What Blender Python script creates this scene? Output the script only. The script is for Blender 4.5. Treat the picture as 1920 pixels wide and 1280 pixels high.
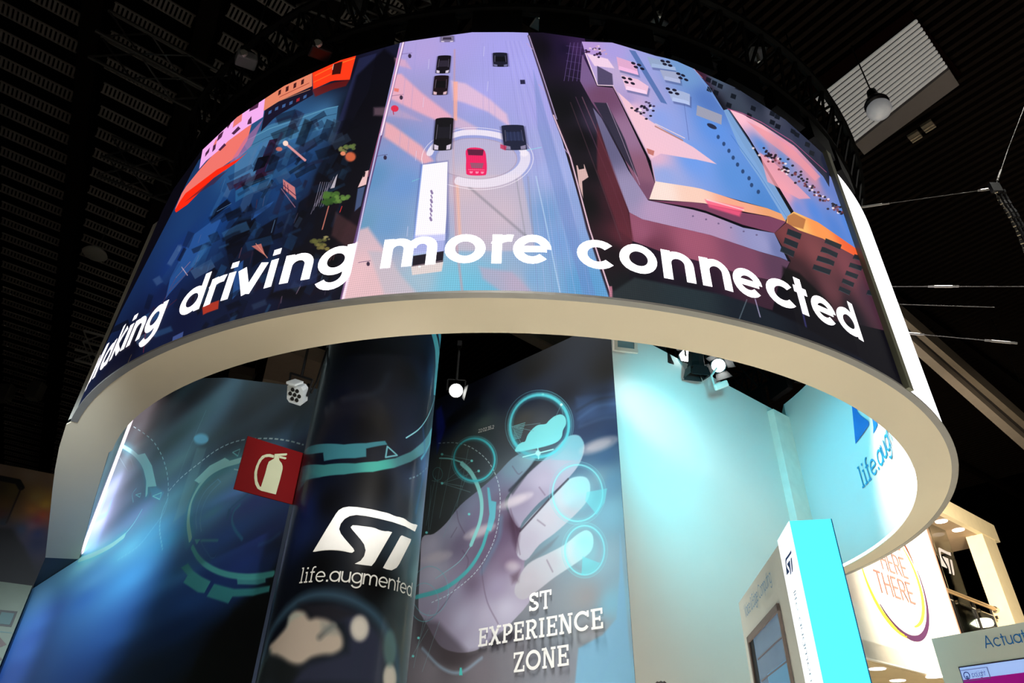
import bpy, bmesh, math, random
import numpy as np
from mathutils import Vector, Matrix
from mathutils.geometry import delaunay_2d_cdt

# ------------------------------------------------------------------ camera, world, lamps, exposure
SC = bpy.context.scene
COL = SC.collection
for o in list(bpy.data.objects):
    bpy.data.objects.remove(o)
random.seed(7)
FPX = 1280.0                     # focal length in pixels of the 1920 px wide frame (24 mm lens)
CAMZ = 1.2                       # camera height above the floor
_u = np.array([1013 - 960, 1248 + 640, -FPX], float); _u /= np.linalg.norm(_u)      # world up seen from the camera
_f = np.array([0, 0, -1.0]); _h = _f - _u * (_f @ _u); _h /= np.linalg.norm(_h)
RM = np.array([np.cross(_h, _u), _h, _u])
cd = bpy.data.cameras.new('camera'); cd.sensor_width = 36; cd.lens = FPX / 1920 * 36
cd.clip_end = 500
cam = bpy.data.objects.new('camera', cd); COL.objects.link(cam)
M4 = Matrix([list(r) for r in RM]).to_4x4(); M4.translation = (0, 0, CAMZ)
cam.matrix_world = M4
SC.camera = cam
SC.view_settings.view_transform = 'Standard'
SC.view_settings.look = 'None'
SC.view_settings.exposure = 0.0
SC.view_settings.gamma = 1.0
SC.view_settings.use_curve_mapping = False
w = bpy.data.worlds.new('hall_dark'); SC.world = w; w.use_nodes = True
w.node_tree.nodes['Background'].inputs[0].default_value = (0.6, 0.55, 0.5, 1)
w.node_tree.nodes['Background'].inputs[1].default_value = 0.003

def lamp(name, kind, loc, target, energy, color=(1, 1, 1), size=1.0, angle=None, blend=0.5, spread=None):
    d = bpy.data.lights.new(name, kind); d.energy = energy; d.color = color
    if kind == 'AREA':
        d.size = size
        if spread: d.spread = math.radians(spread)
    else:
        d.shadow_soft_size = size
    if kind == 'SPOT':
        d.spot_size = math.radians(angle); d.spot_blend = blend
    o = bpy.data.objects.new(name, d); COL.objects.link(o)
    o.location = loc
    o.rotation_euler = (Vector(target) - Vector(loc)).to_track_quat('-Z', 'Y').to_euler()
    return o

# unseen area lamps added under the roof; the floor bounces their warm fill up
lamp('hall_fill_front', 'AREA', (-0.5, -1.5, 11.5), (-0.5, 0.5, 0), 335, (1.0, .97, .89), 2.5, spread=75)
lamp('hall_fill_right', 'AREA', (7.5, 5.5, 11.5), (7.0, 6.0, 0), 440, (1.0, .97, .89), 2.0, spread=75)
lamp('hall_fill_left', 'AREA', (-9.0, 2.5, 11.5), (-9.0, 3.0, 0), 20, (1.0, .92, .80), 2.0, spread=70)
# booth spots
lamp('cyan_wash', 'SPOT', (2.6, 6.4, 5.5), (3.3, 9.5, 5.0), 350, (.14, .82, 1.0), .15, 125, .9)
lamp('white_wall_spot', 'SPOT', (0.6, 5.6, 6.3), (2.02, 8.5, 5.75), 420, (.9, .98, 1.0), .1, 22, 1.0)
lamp('inner_band_cyan', 'SPOT', (2.0, 8.3, 5.8), (5.02, 9.3, 5.4), 240, (.01, .62, 1.0), .12, 54, .9)
lamp('inner_band_white', 'SPOT', (2.2, 6.9, 6.6), (4.66, 7.4, 5.0), 1000, (1.0, .98, .97), .08, 44, .5)
lamp('left_wall_wash', 'SPOT', (-3.1, 6.3, 6.9), (-5.5, 9.3, 4.2), 390, (.74, .95, 1.0), .2, 80, .9)
lamp('left_wall_low_fill', 'SPOT', (-2.9, 3.2, 3.85), (-6.8, 10.8, 3.1), 3500, (.80, .93, 1.0), .3, 34, .95)  # unseen spot added to brighten the lower left print
lamp('left_wall_edge_fill', 'SPOT', (-6.4, 2.6, 3.3), (-8.1, 12.2, 2.9), 4600, (.80, .93, 1.0), .3, 16, 1.0)  # second unseen spot added for the dark far left of the wall
lamp('hand_wall_fill', 'SPOT', (-0.4, 5.4, 5.6), (-.2, 9.4, 3.2), 390, (.98, .98, 1.0), .2, 76, .9)  # unseen spot added to bring up the hand print
lamp('logo_fill', 'SPOT', (0.6, 1.2, 3.2), (-1.15, 4.95, 3.5), 900, (1.0, .96, .92), .1, 30, .9)  # unseen spot added to brighten the column mark
lamp('hall_fill_stage', 'AREA', (-.4, 7.6, 11.6), (-.4, 7.6, 0), 280, (1.0, .97, .90), 1.5, spread=42)  # unseen lamp added over the ring to bounce fill onto kiosk and walls
lamp('balcony_lamp', 'POINT', (9.3, 15.6, 6.2), (0, 0, 0), 40, (1.0, .90, .78), .2)
lamp('booth_front_fill', 'AREA', (7.6, 9.0, 5.0), (9.0, 14.0, 4.2), 480, (1.0, .87, .66), .8, spread=120)  # unseen area light added to brighten the booth facade

# ------------------------------------------------------------------ measuring helpers: photo measurements to real places
def ray(x, y):
    d = RM @ np.array([x - 960, -(y - 640), -FPX], float)
    return d / math.hypot(d[0], d[1])
def at_z(x, y, z):                                  # on the horizontal plane z metres above the eye
    d = ray(x, y); return d * (z / d[2])
def at_dist(x, y, r):                               # r metres away along the ground
    return ray(x, y) * r
def at_plane(x, y, p, az):                          # on the upright plane through p running towards azimuth az
    a = math.radians(az); n = np.array([math.cos(a), -math.sin(a)])
    d = ray(x, y); return d * ((n @ np.asarray(p, float)[:2]) / (n @ d[:2]))
def up(p): return Vector((float(p[0]), float(p[1]), float(p[2]) + CAMZ))
def azdir(az): return np.array([math.sin(math.radians(az)), math.cos(math.radians(az))])
def project(P):
    c = RM.T @ np.array([P[0], P[1], P[2] - CAMZ]); return 960 - FPX * c[0] / c[2], 640 + FPX * c[1] / c[2]

# ------------------------------------------------------------------ object helpers
def tag(o, label=None, cat=None, group=None, kind=None):
    if label: o['label'] = label
    if cat: o['category'] = cat
    if group: o['group'] = group
    if kind: o['kind'] = kind
    return o
def thing(name, loc, label, cat, group=None):
    o = bpy.data.objects.new(name, None); o.empty_display_size = .2; COL.objects.link(o)
    o.location = loc
    return tag(o, label, cat, group)
def origin_of(parent):
    p = parent; v = Vector((0, 0, 0))
    while p is not None:
        v += p.location; p = p.parent
    return v
class MB:
    def __init__(self): self.v = []; self.f = []
    def add(self, vs, fs):
        n = len(self.v); self.v += [tuple(map(float, p)) for p in vs]; self.f += [tuple(i + n for i in q) for q in fs]; return self
    def box(self, c, size, ax=None, up_=(0, 0, 1)):
        c = Vector(c); ax = Vector(ax or (1, 0, 0)).normalized(); az_ = Vector(up_).normalized(); ay = az_.cross(ax).normalized(); az_ = ax.cross(ay)
        hx, hy, hz = [s / 2 for s in size]
        vs = [c + ax * (sx * hx) + ay * (sy * hy) + az_ * (sz * hz) for sx in (-1, 1) for sy in (-1, 1) for sz in (-1, 1)]
        return self.add(vs, [(0, 1, 3, 2), (4, 6, 7, 5), (0, 4, 5, 1), (2, 3, 7, 6), (0, 2, 6, 4), (1, 5, 7, 3)])
    def tube(self, p, q, r, n=8, r2=None, caps=True):
        p = Vector(p); q = Vector(q); d = (q - p).normalized(); a = d.orthogonal().normalized(); b = d.cross(a); r2 = r if r2 is None else r2
        vs = []
        for k in range(n):
            t = 2 * math.pi * k / n; e = a * math.cos(t) + b * math.sin(t); vs += [p + e * r, q + e * r2]
        fs = [(2 * k, 2 * ((k + 1) % n), 2 * ((k + 1) % n) + 1, 2 * k + 1) for k in range(n)]
        if caps: fs += [tuple(2 * k for k in range(n))[::-1], tuple(2 * k + 1 for k in range(n))]
        return self.add(vs, fs)
    def path(self, pts, r, n=6):
        for a, b in zip(pts[:-1], pts[1:]): self.tube(a, b, r, n)
        return self
    def lathe(self, c, axis, prof, n=20):            # prof: (distance along the axis, radius)
        c = Vector(c); d = Vector(axis).normalized(); a = d.orthogonal().normalized(); b = d.cross(a); vs = []
        for h, r in prof:
            for k in range(n):
                t = 2 * math.pi * k / n; vs.append(c + d * h + (a * math.cos(t) + b * math.sin(t)) * r)
        fs = []
        for i in range(len(prof) - 1):
            for k in range(n):
                fs.append((i * n + k, i * n + (k + 1) % n, (i + 1) * n + (k + 1) % n, (i + 1) * n + k))
        fs += [tuple(range(n))[::-1], tuple((len(prof) - 1) * n + k for k in range(n))]
        return self.add(vs, fs)
    def prism(self, pts, d):                          # closed outline pushed along d
        pts = [Vector(p) for p in pts]; d = Vector(d); n = len(pts)
        vs = pts + [p + d for p in pts]
        return self.add(vs, [tuple(range(n))[::-1], tuple(range(n, 2 * n))] + [(i, (i + 1) % n, n + (i + 1) % n, n + i) for i in range(n)])
    def build(self, name, mat, parent=None, smooth=False, bevel=0):
        o0 = origin_of(parent)
        me = bpy.data.meshes.new(name); me.from_pydata([tuple(Vector(p) - o0) for p in self.v], [], self.f); me.update()
        bm = bmesh.new(); bm.from_mesh(me); bmesh.ops.recalc_face_normals(bm, faces=bm.faces); bm.to_mesh(me); bm.free()
        me.materials.append(mat)
        if smooth:
            me.shade_smooth() if hasattr(me, 'shade_smooth') else [setattr(p, 'use_smooth', True) for p in me.polygons]
        o = bpy.data.objects.new(name, me); COL.objects.link(o); o.parent = parent
        if bevel:
            b = o.modifiers.new('bevel', 'BEVEL'); b.width = bevel; b.segments = 2; b.limit_method = 'ANGLE'
        return o

def srgb(c):
    return tuple((x / 255 / 12.92) if x / 255 <= .04045 else ((x / 255 + .055) / 1.055) ** 2.4 for x in c)
MATS = {}
def mat(name, rgb, rough=.6, metal=0.0, emit=0.0, spec=.3, coat=0.0, noise=.04, scale=6.0, linear=False):
    if name in MATS: return MATS[name]
    m = bpy.data.materials.new(name); m.use_nodes = True; nt = m.node_tree; b = nt.nodes['Principled BSDF']
    c = rgb if linear else srgb(rgb)
    b.inputs['Base Color'].default_value = (*c, 1); b.inputs['Roughness'].default_value = rough; b.inputs['Metallic'].default_value = metal
    b.inputs['Specular IOR Level'].default_value = spec; b.inputs['Coat Weight'].default_value = coat; b.inputs['Coat Roughness'].default_value = .08
    if noise:
        tc = nt.nodes.new('ShaderNodeTexCoord'); n = nt.nodes.new('ShaderNodeTexNoise'); n.inputs['Scale'].default_value = scale; n.inputs['Detail'].default_value = 4
        r = nt.nodes.new('ShaderNodeValToRGB')
        r.color_ramp.elements[0].position = .3; r.color_ramp.elements[1].position = .7
        r.color_ramp.elements[0].color = (*[x * (1 - noise) for x in c], 1); r.color_ramp.elements[1].color = (*[min(1, x * (1 + noise)) for x in c], 1)
        nt.links.new(tc.outputs['Object'], n.inputs['Vector']); nt.links.new(n.outputs['Fac'], r.inputs['Fac']); nt.links.new(r.outputs['Color'], b.inputs['Base Color'])
    if emit:
        b.inputs['Emission Color'].default_value = (*c, 1); b.inputs['Emission Strength'].default_value = emit
    MATS[name] = m; return m
def image_mat(name, canvas, emit=0.0, rough=.5, coat=0.0, spec=.3):
    img = bpy.data.images.new(name, canvas.W, canvas.H, alpha=False)
    buf = np.ones((canvas.H, canvas.W, 4), np.float32); buf[..., :3] = np.clip(canvas.a, 0, 1)
    img.pixels.foreach_set(buf.ravel()); img.update(); img.pack()
    m = bpy.data.materials.new(name); m.use_nodes = True; nt = m.node_tree; b = nt.nodes['Principled BSDF']
    t = nt.nodes.new('ShaderNodeTexImage'); t.image = img; t.extension = 'EXTEND'
    b.inputs['Roughness'].default_value = rough; b.inputs['Specular IOR Level'].default_value = spec
    b.inputs['Coat Weight'].default_value = coat; b.inputs['Coat Roughness'].default_value = .12
    if emit:
        b.inputs['Base Color'].default_value = (.01, .01, .012, 1)
        nt.links.new(t.outputs['Color'], b.inputs['Emission Color']); b.inputs['Emission Strength'].default_value = emit
    else:
        nt.links.new(t.outputs['Color'], b.inputs['Base Color'])
    return m

# ------------------------------------------------------------------ drawing flat prints and screen pictures in numpy
class Canvas:
    """A picture of W x H texels on a surface; to_uv turns a photo measurement into surface metres (u, v)."""
    def __init__(self, W, H, u0, v0, du, dv, to_uv, base, ppm, slant=1.0):
        self.W, self.H, self.u0, self.v0, self.du, self.dv, self.to_uv, self.ppm = W, H, u0, v0, du, dv, to_uv, ppm
        self.a = np.empty((H, W, 3), np.float32); self.a[:] = np.array(base, np.float32) / 255
        self.slant = slant
        self.tx = W / du                               # texels per metre
    def T(self, pts):
        q = np.array([self.to_uv(*p) for p in pts], float)
        return np.c_[(q[:, 0] - self.u0) / self.du * self.W, (q[:, 1] - self.v0) / self.dv * self.H]
    def px(self, n): return n / self.ppm * self.tx     # about n photo pixels in texels
    def _box(self, q, pad):
        x0 = int(max(0, math.floor(q[:, 0].min() - pad))); x1 = int(min(self.W, math.ceil(q[:, 0].max() + pad) + 1))
        y0 = int(max(0, math.floor(q[:, 1].min() - pad))); y1 = int(min(self.H, math.ceil(q[:, 1].max() + pad) + 1))
        if x0 >= x1 or y0 >= y1: return None
        X, Y = np.meshgrid(np.arange(x0, x1, dtype=np.float32) + .5, np.arange(y0, y1, dtype=np.float32) + .5)
        return x0, x1, y0, y1, X, Y
    def _mix(self, b, cov, color, alpha, add=False):
        x0, x1, y0, y1 = b[:4]; reg = self.a[y0:y1, x0:x1]; cov = (cov * alpha)[..., None].astype(np.float32)
        c = color if isinstance(color, np.ndarray) else np.array(color, np.float32) / 255
        self.a[y0:y1, x0:x1] = reg + cov * c if add else reg + cov * (c - reg)
    @staticmethod
    def _segd(X, Y, a, b):
        dx, dy = b[0] - a[0], b[1] - a[1]; L = dx * dx + dy * dy + 1e-9
        t = np.clip(((X - a[0]) * dx + (Y - a[1]) * dy) / L, 0, 1)
        return np.hypot(X - a[0] - t * dx, Y - a[1] - t * dy)
    def poly(self, pts, color, alpha=1.0, blur=1.0, grad=None, raw=False, smooth=False):
        q = np.asarray(pts, float) if raw else self.T(pts)
        if smooth: q = catmull(np.vstack([q[-2:], q, q[:2]]), 4)[8:-5]
        bl = max(.8, self.px(blur)); b = self._box(q, bl)
        if b is None: return
        X, Y = b[4], b[5]; d = np.full(X.shape, 1e9, np.float32); ins = np.zeros(X.shape, bool); n = len(q)
        for i in range(n):
            p, r = q[i], q[(i + 1) % n]
            d = np.minimum(d, self._segd(X, Y, p, r))
            c = (p[1] > Y) != (r[1] > Y)
            if abs(r[1] - p[1]) > 1e-9: ins ^= c & (X < (r[0] - p[0]) * (Y - p[1]) / (r[1] - p[1]) + p[0])
        cov = np.clip(.5 + np.where(ins, d, -d) / bl, 0, 1); cov = cov * cov * (3 - 2 * cov)
        self._mix(b, cov, self._idw(X, Y, grad) if grad else color, alpha)
    def _idw(self, X, Y, grad, pw=3.0):
        q = self.T([(g[0], g[1]) for g in grad]); s = 4
        Xs, Ys = X[::s, ::s], Y[::s, ::s]; num = np.zeros(Xs.shape + (3,), np.float32); den = np.zeros(Xs.shape, np.float32)
        for (x, y), g in zip(q, grad):
            wt = 1.0 / (np.hypot((Xs - x) * self.slant, Ys - y) + self.px(6)) ** pw
            num += wt[..., None] * (np.array(g[2], np.float32) / 255); den += wt
        r = num / den[..., None]
        iy = np.minimum(np.arange(X.shape[0]) / s, r.shape[0] - 1); ix = np.minimum(np.arange(X.shape[1]) / s, r.shape[1] - 1)
        y0 = iy.astype(int); x0 = ix.astype(int); y1 = np.minimum(y0 + 1, r.shape[0] - 1); x1 = np.minimum(x0 + 1, r.shape[1] - 1)
        fy = (iy - y0)[:, None, None].astype(np.float32); fx = (ix - x0)[None, :, None].astype(np.float32)
        return (r[y0][:, x0] * (1 - fy) + r[y1][:, x0] * fy) * (1 - fx) + (r[y0][:, x1] * (1 - fy) + r[y1][:, x1] * fy) * fx
    def fill(self, grad):
        X, Y = np.meshgrid(np.arange(self.W, dtype=np.float32) + .5, np.arange(self.H, dtype=np.float32) + .5)
        self.a[:] = self._idw(X, Y, grad)
    def line(self, pts, width, color, alpha=1.0, blur=1.0, closed=False, add=False, smooth=False):
        q = self.T(pts)
        if smooth: q = catmull(q, 8)
        if closed: q = np.vstack([q, q[:1]])
        hw = self.px(width) / 2; bl = max(.8, self.px(blur)); b = self._box(q, hw + bl)
        if b is None: return
        X, Y = b[4], b[5]; d = np.full(X.shape, 1e9, np.float32)
        for p, r in zip(q[:-1], q[1:]): d = np.minimum(d, self._segd(X, Y, p, r))
        cov = np.clip(.5 + (hw - d) / bl, 0, 1)
        self._mix(b, cov, color, alpha, add)
    def dashes(self, pts, width, color, on=5, off=4, alpha=1.0, blur=1.0):
        p = catmull(np.array(pts, float), 30); seg = np.r_[0, np.cumsum(np.hypot(*np.diff(p, axis=0).T))]; s = 0
        at = lambda t: (np.interp(t, seg, p[:, 0]), np.interp(t, seg, p[:, 1]))
        while s < seg[-1]:
            self.line([at(s), at(min(s + on, seg[-1]))], width, color, alpha, blur); s += on + off
    def ell(self, cx, cy, rx, ry, color, alpha=1.0, blur=1.0, rot=0.0, n=28):
        self.poly(ell_pts(cx, cy, rx, ry, 0, 360, rot, n)[:-1], color, alpha, blur)
    def ring(self, cx, cy, rx, ry, width, color, alpha=1.0, blur=1.0, rot=0.0, a0=0, a1=360):
        self.line(ell_pts(cx, cy, rx, ry, a0, a1, rot, 40), width, color, alpha, blur)
def ell_pts(cx, cy, rx, ry, a0=0, a1=360, rot=0.0, n=40):
    c, s = math.cos(math.radians(rot)), math.sin(math.radians(rot)); out = []
    for k in range(n + 1):
        t = math.radians(a0 + (a1 - a0) * k / n); x, y = rx * math.cos(t), ry * math.sin(t)
        out.append((cx + x * c - y * s, cy + x * s + y * c))
    return out
def catmull(q, n):
    q = np.asarray(q, float)
    if len(q) < 3: return q
    e = np.vstack([2 * q[0] - q[1], q, 2 * q[-1] - q[-2]]); out = []
    for i in range(len(q) - 1):
        p0, p1, p2, p3 = e[i:i + 4]
        for k in range(n):
            t = k / n; out.append(.5 * (2 * p1 + (p2 - p0) * t + (2 * p0 - 5 * p1 + 4 * p2 - p3) * t * t + (3 * p1 - p0 - 3 * p2 + p3) * t ** 3))
    return np.vstack(out + [q[-1]])
def zoomed(ox, oy, s, pts): return [(ox + x / s, oy + y / s) for x, y in pts]

# ------------------------------------------------------------------ lettering built as thin cut vinyl
def glyph(ch, w):
    """strokes of a geometric round sans letter, x-height 1: ('b', x0,y0,x1,y1[,w]) bar, ('a', cx,cy,rx,ry,a0,a1) arc; and its advance"""
    h = w / 2; r = .5 - h; B = []; b = lambda *a: B.append(('b', *a)); a = lambda *q: B.append(('a', *q))
    ring = lambda: a(.5, .5, r, r, 0, 360)
    A = 1.38
    if ch == 'o': ring(); return B, 1
    if ch == 'a': ring(); b(1 - h, 0, 1 - h, 1); return B, 1
    if ch == 'd': ring(); b(1 - h, 0, 1 - h, A); return B, 1
    if ch == 'b': ring(); b(h, 0, h, A); return B, 1
    if ch == 'p': ring(); b(h, -.4, h, 1); return B, 1
    if ch == 'c': a(.5, .5, r, r, 42, 318); return B, .92
    if ch == 'e': a(.5, .5, r, r, 0, 318); b(h, .5, 1 - h, .5, w * .85); return B, 1
    if ch == 'g': ring(); b(1 - h, -.02, 1 - h, 1); a(.5, -.02, r, .36, 205, 360); return B, 1
    if ch in 'nhu':
        W = .86; rr = (W - w) / 2
        if ch == 'u': b(h, rr + h, h, 1); a(W / 2, rr + h, rr, rr, 180, 360); b(W - h, 0, W - h, 1)
        else: b(h, 0, h, A if ch == 'h' else 1); a(W / 2, 1 - h - rr, rr, rr, 0, 180); b(W - h, 0, W - h, 1 - h - rr)
        return B, W
    if ch == 'm':
        W = 1.42; rr = (W / 2 - w * .75) / 2
        b(h, 0, h, 1)
        for k in (0, 1):
            c = h + rr + k * (W / 2 - h); a(c, 1 - h - rr, rr, rr, 0, 180); b(c + rr, 0, c + rr, 1 - h - rr)
        return B, W
    if ch == 'r': b(h, 0, h, 1); a(.44, .62, .38 - h * .2, .38 - h, 78, 170); return B, .48
    if ch == 'i': b(h, 0, h, 1); b(h, 1.17, h, A); return B, w
    if ch == 'l': b(h, 0, h, A); return B, w
    if ch == 'j': b(h, -.2, h, 1); return B, w
    if ch == 'k': b(h, 0, h, A); b(w * .7, .42, .78, 1.0); b(w * 1.1, .5, .84, 0); return B, .84
    if ch == 'v': b(h * .9, 1, .46, 0); b(.92 - h * .9, 1, .46, 0); return B, .92
    if ch == 'y': b(h * .9, 1, .46, 0); b(.92 - h * .9, 1, .3, -.4); return B, .92
    if ch == 't': b(.22, 0, .22, 1.32); b(0, 1 - h, .48, 1 - h); return B, .46
    if ch == 'f': b(.22, 0, .22, 1.1); a(.44, 1.1, .22, .24, 90, 180); b(0, 1 - h, .46, 1 - h); return B, .46
    if ch == 's':
        a(.36, .74 - h * .3, .26 - h * .3, .26 - h * .7, 25, 270); a(.36, .26 + h * .2, .27 - h * .3, .25 - h * .3, -160, 90); return B, .72
    if ch == 'x': b(.04, 0, .8, 1); b(.04, 1, .8, 0); return B, .84
    if ch == '.': b(w * .65, 0, w * .65, w * 1.3, w * 1.3); return B, w * 1.3
    if ch == '&': a(.45, 1.0, .26, .28, -60, 240); a(.42, .36, .36, .34, 100, 330); b(.3, .8, .95, 0); return B, 1.0
    K = 1.38
    if ch == 'A': b(h * .8, 0, .56, K); b(1.12 - h * .8, 0, .56, K); b(.28, .45, .84, .45); return B, 1.12
    if ch == 'C': a(.68, K / 2, .68 - h, K / 2 - h, 42, 318); return B, 1.26
    if ch == 'E': b(h, 0, h, K); [b(0, y, .72, y) for y in (h, K / 2, K - h)]; return B, .74
    if ch == 'V': b(h * .8, K, .54, 0); b(1.08 - h * .8, K, .54, 0); return B, 1.08
    if ch == 'M': b(h, 0, h, K); b(1.3 - h, 0, 1.3 - h, K); b(h, K, .65, .1); b(1.3 - h, K, .65, .1); return B, 1.3
    if ch == 'H': b(h, 0, h, K); b(.9 - h, 0, .9 - h, K); b(h, K / 2, .9 - h, K / 2); return B, .9
    if ch == 'T': b(.42, 0, .42, K); b(0, K - h, .84, K - h); return B, .84
    if ch == 'R': b(h, 0, h, K); b(h, K - h, .5, K - h); b(h, K * .47, .5, K * .47); a(.5, K * .735 - h / 2, .28, K * .265 - h / 2, -90, 90); b(.42, K * .47, .8, 0); return B, .84
    if ch == 'S': a(.42, K * .73, .32, K * .25 - h * .6, 20, 270); a(.42, K * .26, .34, K * .25 - h * .6, -160, 90); return B, .82
    if ch == 'L': b(h, 0, h, K); b(0, h, .62, h); return B, .64
    if ch == '0': a(.42, K / 2, .38, K / 2 - h, 0, 360); return B, .84
    if ch == '2': a(.4, K - .42, .36, .4 - h, -20, 170); b(.72, K - .6, .06, h); b(0, h, .8, h); return B, .82
    if ch == '3': a(.38, K * .74, .32, K * .25 - h, -90, 160); a(.38, K * .26, .36, K * .26 - h, -160, 90); return B, .78
    if ch == '5': b(.14, K - h, .72, K - h); b(.16, K * .55, .16, K); a(.36, .44, .4, .42 - h, -150, 130); return B, .8
    return B, .5
def slab(ch, w):
    """slab serif capitals, cap height 1"""
    B = []; b = lambda *a: B.append(('b', *a)); a = lambda *q: B.append(('a', *q)); h = w / 2; s = w * .72
    serif = lambda x, y, L=.15: b(x - L, y, x + L, y, s)
    if ch == 'S':
        a(.36, .735, .25, .265 - h, 15, 270); a(.36, .265, .27, .265 - h, -165, 90); b(.62, .7, .62, .98, s); b(.09, .02, .09, .3, s); return B, .72
    if ch == 'T': b(.42, 0, .42, 1); b(0, 1 - s / 2, .84, 1 - s / 2, s); serif(.42, s / 2); b(s / 2, .7, s / 2, 1, s); b(.84 - s / 2, .7, .84 - s / 2, 1, s); return B, .84
    if ch == 'E':
        b(.2, 0, .2, 1); [b(.04, y, .74, y, s) for y in (s / 2, 1 - s / 2)]; b(.2, .5, .56, .5, s); b(.74 - s / 2, .02, .74 - s / 2, .3, s); b(.74 - s / 2, .7, .74 - s / 2, .98, s); b(.56, .38, .56, .62, s * .8); return B, .78
    if ch == 'X': b(.16, 0, .74, 1); b(.16, 1, .74, 0); [serif(x, y, .16) for x in (.16, .74) for y in (s / 2, 1 - s / 2)]; return B, .9
    if ch == 'P': b(.2, 0, .2, 1); b(.04, 1 - s / 2, .44, 1 - s / 2, s); b(.2, .44, .44, .44, s); a(.44, .72, .25, .28 - s / 2, -90, 90); b(.04, s / 2, .42, s / 2, s); return B, .76
    if ch == 'R': b(.2, 0, .2, 1); b(.04, 1 - s / 2, .46, 1 - s / 2, s); b(.2, .46, .46, .46, s); a(.46, .73, .24, .27 - s / 2, -90, 90); b(.04, s / 2, .38, s / 2, s); b(.46, .46, .7, .02); b(.6, s / 2, .84, s / 2, s); return B, .86
    if ch == 'I': b(.2, 0, .2, 1); serif(.2, s / 2, .18); serif(.2, 1 - s / 2, .18); return B, .42
    if ch == 'N': b(.18, 0, .18, 1, w * .8); b(.72, 0, .72, 1, w * .8); b(.2, 1, .7, 0); serif(.18, s / 2); serif(.12, 1 - s / 2, .12); serif(.74, 1 - s / 2, .15); return B, .9
    if ch == 'C': a(.5, .5, .5 - h, .5 - h, 40, 320); b(.86, .66, .86, .98, s); return B, .94
    if ch == 'Z': b(.04, 1 - s / 2, .7, 1 - s / 2, s); b(.04, s / 2, .72, s / 2, s); b(.62, .95, .12, .05); b(.06, .7, .06, 1, s * .8); b(.71, 0, .71, .3, s * .8); return B, .78
    if ch == 'O': a(.5, .5, .5 - h, .5 - h, 0, 360); return B, 1
    return B, .4
def thin_slab(ch, w):                               # the light typewriter letters of 'life'
    B, a = glyph(ch, w); h = w / 2
    if ch == 'l': return [('b', .2, 0, .2, 1.45), ('b', 0, h, .4, h), ('b', .02, 1.45 - h, .2, 1.45 - h)], .44
    if ch == 'i': return [('b', .2, 0, .2, 1), ('b', 0, h, .4, h), ('b', .02, 1 - h, .2, 1 - h), ('b', .2, 1.25, .2, 1.42, w * 1.4)], .44
    if ch == 'f': return [('b', .22, 0, .22, 1.15), ('a', .44, 1.15, .22, .26, 60, 180), ('b', .02, 1 - h, .5, 1 - h), ('b', .02, h, .42, h)], .56
    return B, a
def text_strokes(txt, w, gap, fn=glyph, space=.5):
    out = []; x = 0
    for ch in txt:
        if ch == ' ': x += space; continue
        B, adv = fn(ch, w)
        for s in B:
            s = list(s)
            if s[0] == 'b': s[1] += x; s[3] += x
            else: s[1] += x
            out.append(s)
        x += adv + gap
    return out, x - gap
def strokes_mesh(mb, strokes, w, place, seg=.18):
    """place(u, v, k) -> world point; k lifts each stroke a hair so that none coincide"""
    for k, s in enumerate(strokes):
        if s[0] == 'b':
            x0, y0, x1, y1 = s[1:5]; ww = (s[5] if len(s) > 5 else w) / 2; L = math.hypot(x1 - x0, y1 - y0) or 1e-6
            nx, ny = -(y1 - y0) / L * ww, (x1 - x0) / L * ww; n = max(1, int(math.ceil(L / seg)))
            C = [((x0 + (x1 - x0) * i / n), (y0 + (y1 - y0) * i / n), nx, ny) for i in range(n + 1)]
        else:
            cx, cy, rx, ry, a0, a1 = s[1:7]; n = max(4, int(abs(a1 - a0) / 15)); C = []
            for i in range(n + 1):
                t = math.radians(a0 + (a1 - a0) * i / n); ex, ey = math.cos(t), math.sin(t)
                C.append((cx + rx * ex, cy + ry * ey, ex * w / 2, ey * w / 2))
        vs = []
        for x, y, nx, ny in C: vs += [place(x + nx, y + ny, k), place(x - nx, y - ny, k)]
        mb.add(vs, [(2 * i, 2 * i + 2, 2 * i + 3, 2 * i + 1) for i in range(len(C) - 1)])
def flat_shape(mb, outline, place, step):
    """filled outline (u, v) laid on a surface by place(u, v, k)"""
    q = [Vector((float(x), float(y))) for x, y in outline]; n = len(q); pts = list(q); edges = [(i, (i + 1) % n) for i in range(n)]
    xs = [p.x for p in q]; ys = [p.y for p in q]
    def inside(x, y):
        c = False
        for i in range(n):
            p, r = q[i], q[(i + 1) % n]
            if (p.y > y) != (r.y > y) and x < (r.x - p.x) * (y - p.y) / (r.y - p.y) + p.x: c = not c
        return c
    x = min(xs) + step / 2
    while x < max(xs):
        y = min(ys) + step / 2
        while y < max(ys):
            if inside(x, y): pts.append(Vector((x, y)))
            y += step
        x += step
    V, E_, F_, *_r = delaunay_2d_cdt(pts, edges, [], 1, 1e-5)
    mb.add([place(p.x, p.y, 0) for p in V], [tuple(f) for f in F_])
# the chip maker's mark: a leaning block with an S swept out of it and a leaning I (outline in zoom units of the column photo)
ST_OUT = [
 [(302,668),(575,215),(610,170),(660,140),(730,126),(830,132),(1000,158),(1180,200),(1380,265),(1548,348),(1518,424),(1400,362),(1250,310),(1080,268),(930,238),(820,226),(740,240),(680,275),(635,330),(615,395),(635,450),(680,510),(785,630),(796,660),(770,680)],
 [(752,372),(775,350),(830,352),(1000,374),(1246,432),(1040,790),(1000,838),(900,826),(800,812),(870,775),(912,720),(930,650),(912,580),(870,520),(765,395)],
 [(1345,482),(1362,470),(1472,516),(1466,545),(1330,815),(1300,858),(1240,890),(1180,878),(1136,860)]]

SC.cycles.use_denoising = True
SC.cycles.max_bounces = 6
SC.cycles.sample_clamp_indirect = 4.0

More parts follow.
